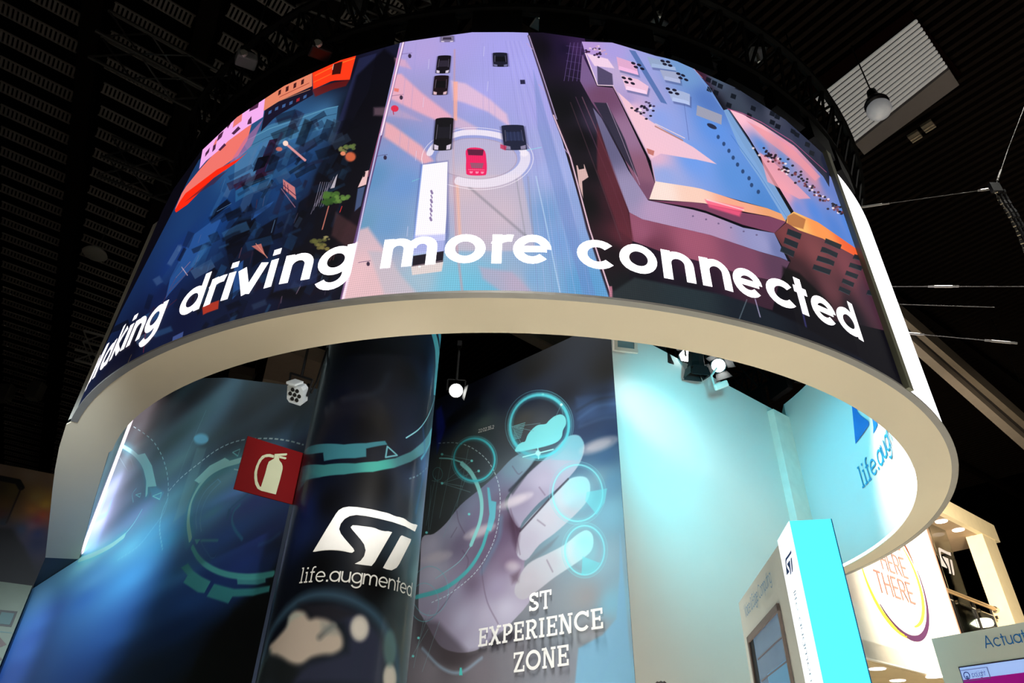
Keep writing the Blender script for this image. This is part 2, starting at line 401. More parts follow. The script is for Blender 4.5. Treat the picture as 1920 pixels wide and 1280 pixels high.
# ------------------------------------------------------------------ common materials
m_white = mat('white_paint', (214, 210, 200), .55)
m_soffit = mat('soffit_paint', (224, 212, 190), .6, noise=.015, scale=1.5)
m_black = mat('black_paint', (9, 9, 10), .5)
m_dark = mat('dark_metal', (20, 20, 22), .35, .4)
m_alu = mat('aluminium', (168, 170, 166), .35, .7)
m_chrome = mat('steel', (200, 195, 185), .2, 1.0)
m_darkcore = mat('dark_board', (26, 27, 34), .6)
m_lightbox = mat('lightbox_white', (255, 250, 255), .5, emit=2.2, noise=0)
m_lens = mat('lamp_lens', (255, 255, 250), .3, emit=9.0, noise=0)
m_down = mat('downlight_glow', (255, 240, 235), .3, emit=3.0, noise=0)
m_strip = mat('wing_glow_white', (255, 236, 246), .3, emit=1.15, noise=0)
m_text = mat('screen_white', (255, 250, 255), .5, emit=1.6, noise=0)
m_vinyl_white = mat('white_vinyl', (240, 240, 238), .5)
m_vinyl_blue = mat('blue_vinyl', (16, 110, 190), .5)
m_vinyl_navy = mat('navy_vinyl', (14, 44, 120), .5)

# ------------------------------------------------------------------ the hall: floor and roof
fl = MB().box((0, 14, -.05), (70, 90, .1)).build('floor', mat('booth_floor', (226, 219, 204), .7, spec=.2, scale=.8)); tag(fl, kind='structure')
ROOF = 11.0
A1 = math.radians(52.4); e1 = np.array([math.sin(A1), math.cos(A1)]); e2 = np.array([-math.cos(A1), math.sin(A1)])
def roof(a, b, z=ROOF): p = e1 * a + e2 * b; return up((p[0], p[1], z))
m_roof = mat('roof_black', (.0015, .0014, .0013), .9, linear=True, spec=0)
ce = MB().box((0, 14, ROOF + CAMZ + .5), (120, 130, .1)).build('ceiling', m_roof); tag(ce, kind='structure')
# slatted acoustic strips between the dark roof beams, left part
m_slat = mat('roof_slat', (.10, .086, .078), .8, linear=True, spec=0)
sm = MB(); NB = 17; LS, WS = 1.22, .255
for k in range(NB):
    sm.box((-LS / 2 + LS * (k + .5) / NB, 0, 0), (LS / NB * .52, WS, .03))
for s in (-1, 1): sm.box((0, s * WS / 2, 0), (LS, .018, .035))
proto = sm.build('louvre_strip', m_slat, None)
def left_of_drum(x, y):
    q = [(760, -80), (640, 95), (583, 125), (497, 172), (460, 195), (375, 280), (290, 427), (140, 750), (80, 900), (60, 905)]
    for (xa, ya), (xb, yb) in zip(q[:-1], q[1:]):
        if ya <= y <= yb: return x < xa + (xb - xa) * (y - ya) / (yb - ya) + 12
    return False
first = True; nstrip = 0
for kcol in range(-2, 5):
    for row in range(-8, 48):
        b = 9.975 + .608 * row
        if b < 4: continue
        a = -1.89 - .61 + 1.68 * (kcol - 1) + .12 * (b - 10)
        P = roof(a, b); x, y = project(P)
        inhole = 425 < x < 520 and 655 < y < 712
        if not (-70 < x < 800 and -30 < y < 900 and (left_of_drum(x - 40, y) or inhole)): continue
        if b > 26 and kcol < 0: continue
        o = proto if first else proto.copy()
        if not first: COL.objects.link(o)
        first = False; nstrip += 1
        o.location = P; o.rotation_euler = (0, 0, math.pi / 2 - A1); o.parent = ce
        o.matrix_parent_inverse = Matrix.Identity(4)
print('louvre strips', nstrip)
# dark roof beams between the columns of strips
for kcol in range(-1, 4):
    a0 = -1.89 + .22 + 1.68 * (kcol - 1)
    p, q = roof(a0 + .12 * (4 - 10), 4, ROOF - .12), roof(a0 + .12 * (44 - 10), 44, ROOF - .12)
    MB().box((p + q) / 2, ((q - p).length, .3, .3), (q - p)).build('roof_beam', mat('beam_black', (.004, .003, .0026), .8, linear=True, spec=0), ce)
# ribbed metal decking over the right part
rb = MB()
for k in range(150):
    a = 1.0 + .2 * k
    p, q = roof(a, -14, ROOF + .2), roof(a, 34, ROOF + .2)
    rb.box((p + q) / 2, ((q - p).length, .09, .1), (q - p))
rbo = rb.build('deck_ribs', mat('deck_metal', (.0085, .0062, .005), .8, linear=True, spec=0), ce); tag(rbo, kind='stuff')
for b in (-3.4, 5.2, 9.0):
    p, q = roof(3, b, ROOF - .1), roof(34, b - 1.0, ROOF - .1)
    MB().box((p + q) / 2, ((q - p).length, .16, .22), (q - p)).build('roof_purlin', mat('purlin_metal', (.006, .0045, .0038), .8, linear=True, spec=0), ce)

# ------------------------------------------------------------------ the great round display drum
CC = azdir(-12.57) * 5.55; RC = .0946 * 5.55          # the wrapped column: centre and radius
SD = 3.0
CO, RO = np.array([.01, 3.0432]) * SD, 1.7698 * SD
CI, RI = np.array([.0189, 3.0982]) * SD, 1.6615 * SD
ZB, ZT = 3.0, 6.2
def pol(c, r, t): return np.array([c[0] + r * math.sin(math.radians(t)), c[1] - r * math.cos(math.radians(t))])
def cyl(x, y, c=CO, r=RO, far=False):
    d = ray(x, y); h = d[:2]; b = h @ c; disc = b * b - (c @ c - r * r)
    t = b if disc < 0 else b + math.sqrt(disc) * (1 if far else -1)
    q = h * t - c; return math.degrees(math.atan2(q[0], -q[1])), d[2] * t
ST_UV = []
for q in ST_OUT:
    P = [cyl(x, y, CC, RC) for x, y in zoomed(540, 930, 6.4, q)]
    ST_UV.append([(t * math.radians(1) * RC, z) for t, z in P])
_lo = np.min([np.min(q, axis=0) for q in ST_UV], axis=0); _hi = np.max([np.max(q, axis=0) for q in ST_UV], axis=0)
ST_N = [[((x - _lo[0]) / (_hi[0] - _lo[0]), (y - ST_UV[0][0][1]) / (_hi[0] - _lo[0])) for x, y in q] for q in ST_UV]
print('mark', _lo, _hi, [tuple(np.round(p, 2)) for p in ST_N[0][::4]])
TW, TE, TI = -59.7, 112.0, 105.3                     # wing tangent, outer end, inner end
WDIR = azdir(-30.3)
WEND = 5.2
WO = [at_z(x, y, ZB)[:2] for x, y in ((85, 1045), (93, 970), (98, 920), (103, 880), (111, 838), (124, 796))]
outer = WO + [pol(CO, RO, t) for t in np.linspace(-54.5, TE, 90)]
WI = [at_z(x, y, ZB)[:2] for x, y in ((148, 1048), (176, 940), (204, 848))]
inner = WI + [pol(CI, RI, t) for t in np.linspace(-58.5, TE - 1, 93)]
assert len(inner) == len(outer)
drum = thing('display_drum', up((CO[0], CO[1], ZB)), 'huge round hanging drum wrapped in a video screen above the booth', 'display drum')
b = MB(); n = len(outer)
vs = [up((*p, z)) for z in (ZB, ZB + .012) for p in outer + inner]
fs = []
for i in range(n - 1):
    fs += [(i, i + 1, n + i + 1, n + i), (2 * n + i, 2 * n + i + 1, 3 * n + i + 1, 3 * n + i), (i, i + 1, 2 * n + i + 1, 2 * n + i), (n + i, n + i + 1, 3 * n + i + 1, 3 * n + i)]
fs += [(0, n, 3 * n, 2 * n), (n - 1, 2 * n - 1, 4 * n - 1, 3 * n - 1)]
b.add(vs, fs).build('soffit', m_soffit, drum)
# dark printed underside where the wing meets the graphic wall
tri = [at_z(85, 1045, ZB + .01), at_z(150, 1047, ZB + .01), at_z(60, 1105, ZB + .01)]
MB().prism([up(p) for p in tri], (0, 0, .08)).build('wing_underside', mat('navy_underside', (22, 30, 48), .5), drum)['label'] = 'dark navy underside at the end of the wing'
def band(c, r, t0, t1, z0, z1, name, m, wing=0, n=80, dr=0, ztf=None):
    ts = np.linspace(t0, t1, n); P = [pol(c, r + dr, t) for t in ts]
    if wing: P = [pol(c, r + dr, t0) + WDIR * wing] + P
    k = MB(); vs = []
    for i, p in enumerate(P):
        vs += [up((*p, z0)), up((*p, z1 if ztf is None else ztf(ts[i])))]
    k.add(vs, [(2 * i, 2 * i + 2, 2 * i + 3, 2 * i + 1) for i in range(len(P) - 1)])
    return k.build(name, m, drum, smooth=True)
def band_path(P, z0, z1, name, m):
    vs = []
    for p in P: vs += [up((*p, z0)), up((*p, z1))]
    return MB().add(vs, [(2 * i, 2 * i + 2, 2 * i + 3, 2 * i + 1) for i in range(len(P) - 1)]).build(name, m, drum, smooth=True)
band_path(WI + [pol(CI, RI, t) for t in np.linspace(-58.5, TI, 93)], ZB + .05, 6.0, 'inner_band', mat('inner_white', (226, 226, 222), .55, noise=.012, scale=1.5))['label'] = 'white inner face of the drum'
band_path(WO + [pol(CO, RO, t) for t in (-54.5, -54)], ZB + .05, 5.7, 'wing_face', m_white)
TS0, TS1 = -54.2, 38.75
ztop = lambda t: 6.25 - .27 * (abs(t + 3) / 42) ** 1.7 if abs(t + 3) < 60 else 5.75
band(CO, RO - .02, TS1, TE, ZB + .05, 5.92, 'light_band', m_lightbox)['label'] = 'glowing white light band beside the screen'
# aluminium end profile and bottom lip
b = MB(); d = pol((0, 0), 1, TS1); p = pol(CO, RO + .01, TS1 + .35)
tan = Vector((math.cos(math.radians(TS1)), math.sin(math.radians(TS1)), 0))
b.box(up((*p, (ZB + 6.0) / 2)), (.085, .07, 3.0), tan); b.build('end_profile', mat('profile_metal', (128, 130, 112), .4, .3), drum)
b = MB(); ts = np.linspace(TS0, TE, 100)
vs = []
for t in ts:
    for r, z in ((RO - .05, ZB - .003), (RO + .012, ZB - .003), (RO + .012, ZB + .016), (RO - .05, ZB + .016)): vs.append(up((*pol(CO, r, t), z)))
b.add(vs, [(4 * i + k, 4 * i + (k + 1) % 4, 4 * i + 4 + (k + 1) % 4, 4 * i + 4 + k) for i in range(len(ts) - 1) for k in range(4)]).build('bottom_lip', mat('lip_metal', (150, 148, 146), .4, .3), drum)
b = MB(); e = [up((*pol(CO, RO, TE), ZB)), up((*pol(CI, RI, TI), ZB)), up((*pol(CI, RI, TI), 6.0)), up((*pol(CO, RO, TE), 5.92))]
b.add(e, [(0, 1, 2, 3)]).build('end_cap', m_white, drum)

# the screen is faceted: flat LED columns about 0.7 m wide
KINK0, KSTEP = 1.98, 7.45
kinks = [k for k in (KINK0 + KSTEP * i for i in range(-9, 6)) if TS0 < k < TS1]
edges_t = [TS0] + kinks + [TS1]
edges_t = [e for i, e in enumerate(edges_t) if i == 0 or e - edges_t[i - 1] > 1.0]
if TS1 not in edges_t: edges_t[-1] = TS1
def screen_pt(t, z, lift=0.0):
    t = min(max(t, TS0), TS1)
    for a, c in zip(edges_t[:-1], edges_t[1:]):
        if a <= t <= c: break
    pa, pb = pol(CO, RO, a), pol(CO, RO, c); dirn = np.array([math.sin(math.radians(t)), -math.cos(math.radians(t))])
    nn = np.array([pb[1] - pa[1], -(pb[0] - pa[0])]); nn /= np.hypot(*nn)
    if nn @ (pa - CO) < 0: nn = -nn
    k = ((pa - CO) @ nn) / (dirn @ nn); p = CO + dirn * (k) + nn * lift
    return up((p[0], p[1], z))
DEG = math.radians(1) * RO
Z0, Z1 = ZB + .014, 6.3
LED = Canvas(3584, 1088, TS0 * DEG, Z0, (TS1 - TS0) * DEG, Z1 - Z0, lambda x, y: (lambda q: (q[0] * DEG, q[1]))(cyl(x, y)), (9, 8, 17), 290.0)
def paint_led(c):
    P, L, Z = c.poly, c.line, zoomed
    # --- street canyon and district on the left
    P([(320, 400), (372, 300), (500, 180), (670, 95), (752, 80), (640, 565), (120, 790), (150, 720)], 0, grad=[
        (700, 110, (22, 22, 44)), (650, 130, (16, 12, 26)), (520, 230, (42, 82, 128)), (600, 225, (62, 112, 158)), (560, 250, (50, 100, 150)), (450, 300, (44, 92, 142)), (560, 310, (28, 66, 118)), (520, 360, (24, 58, 108)), (480, 400, (16, 38, 76)),
        (400, 420, (20, 58, 118)), (360, 400, (26, 58, 108)), (330, 480, (22, 50, 112)), (300, 560, (18, 30, 72)), (450, 500, (12, 20, 40)), (500, 470, (14, 26, 56)), (560, 430, (12, 18, 38)), (250, 640, (10, 12, 30)), (350, 590, (14, 20, 50)), (480, 560, (16, 22, 48)), (560, 540, (10, 12, 30)),
        (640, 300, (10, 8, 16)), (660, 200, (10, 10, 20)), (620, 480, (16, 10, 20)), (700, 200, (14, 12, 26)), (200, 720, (14, 14, 34)), (640, 420, (24, 14, 22))])
    P([(672, 108), (705, 98), (690, 170), (640, 260), (620, 300), (600, 330)], (34, 38, 72), .8, 6)
    P([(590, 330), (640, 235), (668, 140), (720, 90), (745, 110), (700, 290), (650, 420), (560, 560), (500, 560), (560, 440)], (8, 7, 14), .82, 16)
    P([(455, 268), (500, 236), (633, 198), (628, 236), (540, 262), (470, 292)], (66, 118, 156), .9, 2)
    L([(460, 262), (540, 228), (633, 198)], 3, (100, 160, 190), .8)
    L([(468, 272), (545, 240), (630, 212)], 1.5, (28, 52, 82), .9)
    P([(440, 290), (505, 262), (480, 325), (436, 345)], (70, 116, 160), .9, 2)
    P([(505, 262), (520, 258), (490, 335), (470, 345)], (44, 22, 48), .9, 2)
    P([(483, 296), (505, 290), (495, 312), (474, 322)], (10, 10, 20), 1, 2)
    P([(436, 345), (512, 316), (510, 324), (440, 356)], (60, 26, 52), .9, 2)
    P([(440, 356), (512, 322), (505, 345), (440, 378)], (38, 92, 140), .8, 4)
    for q in ([(400, 392), (424, 372), (432, 380), (392, 412)], [(478, 430), (520, 405), (500, 480), (470, 500)], [(420, 440), (470, 380), (480, 420), (430, 500)], [(560, 380), (600, 350), (585, 440), (540, 470)], [(356, 560), (400, 500), (420, 520), (370, 590)]):
        P(q, (8, 10, 22), .85, 6)
    for q in ([(362, 440), (420, 395), (385, 470), (310, 560), (318, 520)], [(470, 400), (512, 375), (505, 385), (470, 412)], [(438, 500), (455, 486), (450, 540), (434, 560)]):
        P(q, (40, 84, 150), .8, 4)
    for a_, b_, cc in (((405, 395), (432, 380), (96, 140, 190)), ((300, 575), (330, 520), (120, 60, 70)), ((330, 520), (355, 490), (180, 120, 130)), ((340, 500), (350, 515), (220, 180, 190)), ((395, 480), (380, 530), (60, 90, 140)), ((470, 345), (505, 330), (120, 170, 210)), ((250, 640), (330, 560), (90, 30, 40)), ((318, 545), (360, 500), (110, 60, 60))):
        L([a_, b_], 2, cc, .8)
    rg = random.Random(3)
    for k in range(230):
        t = rg.random(); yy = 215 + 420 * t; xl, xr = 470 - 330 * t + 60, 655 - 20 * t
        xx = rg.uniform(xl, xr); ln = rg.uniform(6, 26); wd = rg.uniform(2, 9); a_ = math.radians(rg.choice([118, 112, -28, -22]) + rg.uniform(-8, 8)); ca, sa = math.cos(a_), math.sin(a_)
        dk = (xx - xl) / (xr - xl); cc = rg.choice([(10, 14, 30), (16, 30, 62), (38, 86, 140), (60, 116, 170), (30, 60, 110), (8, 8, 16), (44, 26, 50), (90, 120, 160)])
        cc = tuple(v * (1 - .6 * dk) for v in cc)
        P([(xx + ca * ln - sa * wd, yy + sa * ln + ca * wd), (xx + ca * ln + sa * wd, yy + sa * ln - ca * wd), (xx - ca * ln + sa * wd, yy - sa * ln - ca * wd), (xx - ca * ln - sa * wd, yy - sa * ln + ca * wd)], cc, rg.uniform(.25, .6), rg.choice([2, 4, 7]))
    for k in range(26):
        xx, yy = rg.uniform(250, 640), rg.uniform(330, 560)
        if xx > 300 + (560 - yy) * .3: L([(xx, yy), (xx - rg.uniform(2, 9), yy + rg.uniform(8, 24))], rg.uniform(1, 2.5), rg.choice([(150, 120, 140), (200, 110, 110), (120, 160, 200), (90, 40, 50)]), rg.uniform(.3, .8), 1.5)
    L([(535, 268), (572, 300)], 6, (226, 150, 150), .95, 2); c.ell(534, 267, 5, 5, (255, 215, 200), 1, 2); c.ell(522, 278, 6, 4, (220, 110, 90), .8, 4)
    P([(529, 334), (552, 350), (555, 374), (530, 352)], (206, 122, 122), .95, 2)
    for k in (0, 1): L([(532 + 6 * k, 340 + 5 * k), (534 + 6 * k, 356 + 5 * k)], 1.5, (60, 30, 60))
    L([(529, 345), (554, 366)], 1.5, (60, 30, 60)); L([(526, 352), (553, 388)], 2, (160, 110, 130), .8)
    P([(470, 460), (488, 455), (496, 478)], (196, 110, 100), .9, 2); L([(478, 455), (500, 482)], 2, (220, 140, 120), .8)
    for k in range(3): P([(520 + k * 26, 500 - k * 6), (545 + k * 26, 494 - k * 6), (540 + k * 26, 540 - k * 6), (512 + k * 26, 548 - k * 6)], (34, 46, 90), .6, 6)
    P([(378, 575), (410, 562), (408, 578), (380, 590)], (220, 60, 30), .75, 4); P([(322, 630), (342, 620), (338, 645), (318, 652)], (70, 90, 150), .8, 3)
    L([(268, 660), (272, 610)], 2, (200, 40, 60), .6, 2); L([(228, 700), (244, 664)], 2, (150, 120, 60), .7, 2)
    for k in range(8): L([(590 + 5 * k, 380 - 12 * k * .6), (582 + 5 * k, 400 - 12 * k * .6)], 1.6, (150, 140, 160), .7)
    for k in range(5): L([(600 + k * 4, 340), (588 + k * 4, 385)], 1.5, (170, 160, 180), .7)
    P([(628, 330), (632, 324), (626, 350), (618, 352)], (200, 190, 200), .9, 2)
    for cx, cy, r, cc in ((625, 368, 16, (74, 112, 46)), (640, 372, 12, (96, 132, 60)), (612, 376, 12, (50, 84, 34)), (655, 272, 10, (96, 112, 60)), (644, 278, 8, (120, 120, 70)), (596, 452, 12, (96, 96, 50)), (604, 462, 10, (120, 110, 60)), (612, 444, 5, (150, 140, 90))):
        for k in range(9): c.ell(cx + random.uniform(-r, r), cy + random.uniform(-r * .5, r * .5), r * .4, r * .3, cc, .8, 4)
    c.ell(656, 292, 10, 9, (220, 104, 66), .9, 8); c.ell(642, 286, 5, 4, (250, 150, 110), .9, 4)
    L([(615, 385), (603, 428)], 3, (220, 130, 110), .9, 2); L([(640, 385), (636, 396)], 2, (230, 60, 60), .9)
    P([(628, 395), (672, 425), (660, 470), (620, 440)], (96, 60, 60), .5, 10)
    # --- sunlit facades along the top left edge
    P([(327, 392), (340, 362), (372, 318), (440, 246), (470, 232), (462, 262), (445, 290), (395, 330), (350, 378)], (238, 116, 106), 1, 2)
    P([(372, 316), (380, 278), (405, 250), (460, 198), (498, 174), (492, 218), (460, 238), (410, 280), (385, 300)], (242, 172, 236), 1, 2)
    for q in ([(384, 286), (392, 275), (390, 284), (383, 293)], [(408, 252), (418, 244), (414, 256), (405, 264)], [(398, 272), (404, 265), (402, 278), (396, 284)], [(432, 230), (436, 218), (424, 236), (426, 240)], [(468, 198), (484, 190), (482, 200), (466, 208)], [(464, 224), (470, 216), (470, 230), (462, 232)], [(446, 236), (450, 240), (438, 252), (434, 250)], [(420, 268), (424, 272), (412, 282), (408, 280)]):
        P(q, (70, 30, 60), .95, 1.5)
    for q in ([(438, 226), (454, 210), (452, 226), (436, 240)], [(402, 262), (406, 258), (404, 268), (398, 272)]): P(q, (232, 120, 110), .95, 1.5)
    P([(455, 262), (492, 222), (470, 272), (420, 320)], (190, 110, 160), .6, 5)
    P([(327, 394), (347, 362), (400, 322), (446, 296), (462, 284), (440, 304), (395, 338), (350, 382), (330, 398)], (255, 40, 16), 1, 3)
    P([(345, 378), (395, 338), (425, 318), (400, 345)], (70, 30, 50), .6, 5)
    P([(496, 178), (520, 160), (584, 126), (584, 160), (540, 182), (500, 205), (493, 206)], (226, 130, 100), 1, 2)
    P([(496, 205), (584, 160), (586, 176), (520, 216), (488, 246)], (24, 18, 36), .95, 3)
    for k in range(4): P([(522 + 14 * k, 170 - 7 * k), (527 + 14 * k, 167 - 7 * k), (526 + 14 * k, 176 - 7 * k), (521 + 14 * k, 179 - 7 * k)], (60, 20, 24), .95, 1.5)
    L([(524, 182), (578, 154)], 3, (150, 60, 50), .9); L([(505, 198), (580, 166)], 3, (220, 150, 110), .7)
    for k in range(6): P([(503 + 13 * k, 208 - 6 * k), (509 + 13 * k, 205 - 6 * k), (508 + 13 * k, 211 - 6 * k), (502 + 13 * k, 214 - 6 * k)], (70, 110, 170) if k != 4 else (190, 40, 50), .8, 1.5)
    P([(584, 128), (668, 98), (655, 148), (620, 152), (586, 166)], (255, 58, 24), 1, 2)
    L([(590, 140), (664, 108)], 4, (255, 120, 40), .9, 3); L([(588, 152), (620, 138)], 4, (255, 110, 40), .8, 3)
    P([(624, 120), (642, 115), (638, 138), (622, 140)], (56, 14, 12), 1, 2); L([(625, 120), (623, 130)], 2, (255, 230, 220), .9)
    P([(584, 166), (655, 148), (648, 160), (590, 180)], (120, 20, 14), .7, 6)
    L([(590, 128), (668, 97)], 2, (255, 60, 90), .7, 2)
    # --- the motorway
    P([(752, 70), (990, 60), (1042, 220), (1102, 425), (1150, 565), (634, 572), (690, 340)], 0, grad=[
        (800, 90, (176, 158, 218)), (860, 75, (168, 158, 226)), (950, 90, (166, 160, 232)), (780, 200, (160, 150, 198)), (900, 180, (168, 164, 232)), (985, 120, (168, 164, 236)), (1010, 200, (166, 162, 228)), (735, 250, (140, 142, 188)), (900, 235, (152, 158, 216)), (1040, 320, (160, 172, 226)), (1000, 290, (160, 164, 218)),
        (700, 330, (96, 142, 188)), (750, 260, (124, 148, 204)), (755, 345, (108, 148, 204)), (680, 420, (104, 150, 186)), (725, 420, (110, 152, 198)), (1050, 450, (120, 158, 212)), (1030, 400, (118, 156, 206)), (1100, 535, (92, 154, 204)), (1000, 520, (126, 168, 208)), (850, 530, (118, 190, 216)), (880, 540, (110, 186, 214)), (900, 420, (192, 172, 198)), (940, 400, (196, 182, 204)),
        (700, 530, (196, 172, 182)), (785, 525, (160, 186, 204)), (665, 520, (226, 186, 196)), (920, 545, (112, 182, 212)), (970, 530, (166, 172, 196)), (870, 350, (206, 182, 196)), (820, 200, (156, 150, 204)), (800, 280, (138, 148, 204)), (1070, 400, (142, 162, 214))])
    for q, cc, al in (([(738, 140), (752, 138), (790, 172), (845, 215), (852, 240), (800, 216), (733, 186)], (240, 172, 188), .85), ([(846, 150), (872, 156), (918, 184), (950, 212), (956, 236), (915, 208), (850, 186)], (228, 188, 212), .85), ([(722, 228), (736, 234), (790, 272), (812, 300), (795, 306), (720, 256)], (244, 172, 176), .85), ([(852, 216), (895, 238), (890, 248), (850, 238)], (222, 180, 200), .7), ([(740, 108), (760, 112), (770, 128), (742, 122)], (236, 170, 188), .6), ([(700, 200), (740, 200), (790, 225), (700, 215)], (222, 170, 190), .35),
                      ([(672, 430), (690, 426), (716, 462), (752, 515), (790, 558), (642, 560), (655, 500)], (232, 188, 192), .8), ([(898, 498), (960, 508), (1010, 560), (962, 562), (905, 520)], (186, 164, 188), .7), ([(690, 470), (715, 470), (800, 550), (720, 550)], (150, 180, 200), .35)):
        P(q, cc, al, 12)
    P([(856, 330), (978, 325), (1000, 440), (1004, 470), (852, 470)], (206, 184, 194), .6, 8)
    L([(880, 350), (985, 440)], 5, (110, 110, 120), .5, 6); L([(966, 320), (985, 440)], 3, (140, 140, 150), .5, 3); L([(990, 330), (1000, 440)], 3, (140, 140, 160), .5, 3)
    for k in range(8): L([(948 + 4 * k, 75), (985 + 10 * k, 300), (1010 + 14 * k, 555)], 1.4, (190, 188, 232) if k % 2 else (132, 132, 190), .35, 1.5)
    for xa in (765, 780, 905, 915, 925): L([(xa, 80), (xa - 20 + (xa - 760) * .15, 300)], 2, (150, 146, 205), .3, 3)
    P([(1000, 130), (1020, 200), (1075, 400), (1120, 560), (1098, 560), (1050, 400), (1008, 240)], (108, 132, 192), .45, 6)
    L([(1005, 330), (1024, 420), (1052, 556)], 2.5, (190, 214, 240), .7, 2)
    L([(852, 92), (850, 300), (856, 460), (868, 556)], 5, (196, 150, 160), .6, 4); P([(850, 152), (858, 152), (857, 225), (851, 225)], (250, 172, 150), .75, 4); L([(857, 340), (862, 440)], 7, (248, 178, 150), .6, 6)
    for x_, y_ in ((804, 118), (794, 190), (780, 290), (764, 432), (915, 160), (908, 95)): L([(x_, y_ - 9), (x_ - 1.5, y_ + 9)], 1.6, (214, 210, 240), .6)
    # lane of light around the red car
    c.ring(895, 295, 90, 47, 24, (236, 226, 240), .85, 2, a0=-8, a1=112); c.ring(894, 293, 90, 46, 17, (240, 230, 242), .9, 2, a0=190, a1=352)
    c.ell(894, 296, 76, 38, (206, 188, 202), .55, 4)
    c.ring(895, 296, 105, 58, 1.5, (250, 240, 250), .8); c.ring(893, 296, 76, 38, 2, (170, 150, 170), .7)
    L([(988, 280), (1015, 276)], 1.5, (140, 220, 230), .9); L([(772, 338), (788, 332)], 1.5, (120, 200, 210), .9)
    def car(cx, cy, w_, h_, body, glass, lean=0, lights=(235, 220, 240), front=True):
        S_ = lambda q: [(cx + x * w_ / 2 + lean * y * h_ / 2, cy + y * h_ / 2) for x, y in q]
        P(S_([(-1.15, -.9), (1.15, -.9), (1.2, .95), (-1.15, .95)]), (60, 55, 90), .45, 6)
        P(S_([(-.8, -1), (.8, -1), (1, -.7), (1, .75), (.85, 1), (-.85, 1), (-1, .75), (-1, -.7)]), body, 1, 1.5, smooth=True)
        P(S_([(-.62, -.45), (.62, -.45), (.72, .25), (-.72, .25)]), glass, 1, 1.5)
        L(S_([(-.72, -.6), (-.78, .3)]), 1.2, (180, 170, 190), .6); L(S_([(.72, -.6), (.78, .3)]), 1.2, (150, 140, 170), .6)
        if front:
            for s_ in (-1, 1): P(S_([(s_ * .45, .72), (s_ * .95, .62), (s_ * .9, .95), (s_ * .45, .98)]), lights, .9, 1.5)
    car(838, 71, 24, 12, (120, 110, 140), (60, 50, 70))
    car(831, 119, 25, 33, (20, 16, 24), (44, 38, 52), -.12); car(826, 158, 27, 36, (26, 14, 20), (12, 10, 14), -.1, (240, 200, 210))
    car(938, 110, 27, 26, (26, 26, 42), (12, 12, 20), .05, (120, 120, 160)); car(831, 250, 34, 60, (14, 12, 18), (24, 22, 32), -.08); car(964, 256, 42, 46, (24, 28, 54), (34, 42, 76), .14, (150, 140, 170))
    for k in range(5): L([(950 + 7 * k, 245), (952 + 7 * k, 262)], 1.2, (60, 70, 110), .8)
    P([(938, 268), (950, 272), (948, 280), (938, 276)], (200, 40, 80), .8, 3)
    P([(876, 278), (906, 278), (912, 300), (912, 322), (906, 327), (878, 327), (874, 320), (874, 300)], (236, 30, 96), 1, 1.5, smooth=True)
    P([(876, 279), (907, 279), (905, 290), (878, 290)], (70, 20, 50), .85, 2); P([(881, 304), (907, 304), (904, 314), (884, 314)], (150, 84, 110), .95, 1.5)
    L([(878, 317), (908, 317)], 1.5, (255, 120, 150)); [P([(x_, 320), (x_ + 7, 320), (x_ + 5, 324), (x_ + 1, 324)], (255, 150, 180), .9, 1) for x_ in (880, 891, 901)]
    c.ell(740, 203, 7, 6, (226, 40, 70), .95, 2); P([(739, 165), (748, 166), (747, 172), (739, 171)], (230, 120, 110), .95, 1.5); L([(737, 208), (738, 214)], 2, (180, 40, 70))
    for x_, y_ in ((768, 104), (752, 182), (722, 295), (690, 494)): L([(x_ - 18, y_ - 2), (x_ + 4, y_ - 6)], 1.2, (70, 50, 90), .8); c.ell(x_, y_, 3, 4, (40, 28, 50), .9, 2)
    P([(975, 148), (984, 148), (985, 156), (976, 156)], (30, 28, 60), .95, 1.5)
    # the lorry
    P([(788, 306), (840, 300), (842, 440), (836, 470), (774, 470), (778, 400)], (70, 80, 150), .5, 8)
    P([(791, 307), (839, 302), (837, 400), (834, 450), (775, 452), (780, 400)], (252, 246, 255), 1, 1.5)
    P([(775, 440), (835, 438), (833, 472), (773, 476)], (182, 186, 238), .8, 8); L([(791, 307), (775, 452)], 3, (120, 150, 220), .8, 2)
    for k in range(7): L([(808 - k * .3, 356 + 8.4 * k), (810 - k * .3, 361 + 8.4 * k)], 3 if k % 2 else 5, (110, 90, 140), .8, 1.2)
    P([(774, 478), (832, 470), (830, 492), (772, 498)], (28, 22, 34), 1, 2); P([(770, 498), (831, 490), (828, 508), (772, 514)], (222, 208, 206), 1, 2)
    L([(772, 497), (830, 488)], 2, (120, 100, 110)); c.ell(786, 498, 2.5, 2, (255, 255, 255), 1, 1.5)
    # crash barriers
    L([(756, 80), (712, 260), (690, 350), (638, 570)], 9, (96, 60, 110), .9, 3); L([(756, 80), (714, 252)], 6, (246, 222, 242), 1, 2); L([(713, 250), (690, 350), (668, 455)], 4, (196, 190, 226), 1, 2); L([(668, 455), (640, 570)], 7, (246, 220, 236), 1, 2)
    L([(748, 90), (736, 160), (716, 230), (690, 330)], 1.5, (255, 110, 160), .7)
    P([(684, 320), (691, 318), (686, 345), (670, 350)], (234, 190, 190), 1, 2); P([(681, 322), (685, 321), (683, 330), (680, 331)], (20, 14, 20), 1, 1.5); P([(670, 352), (684, 348), (676, 385), (664, 395)], (78, 98, 140), .8, 4)
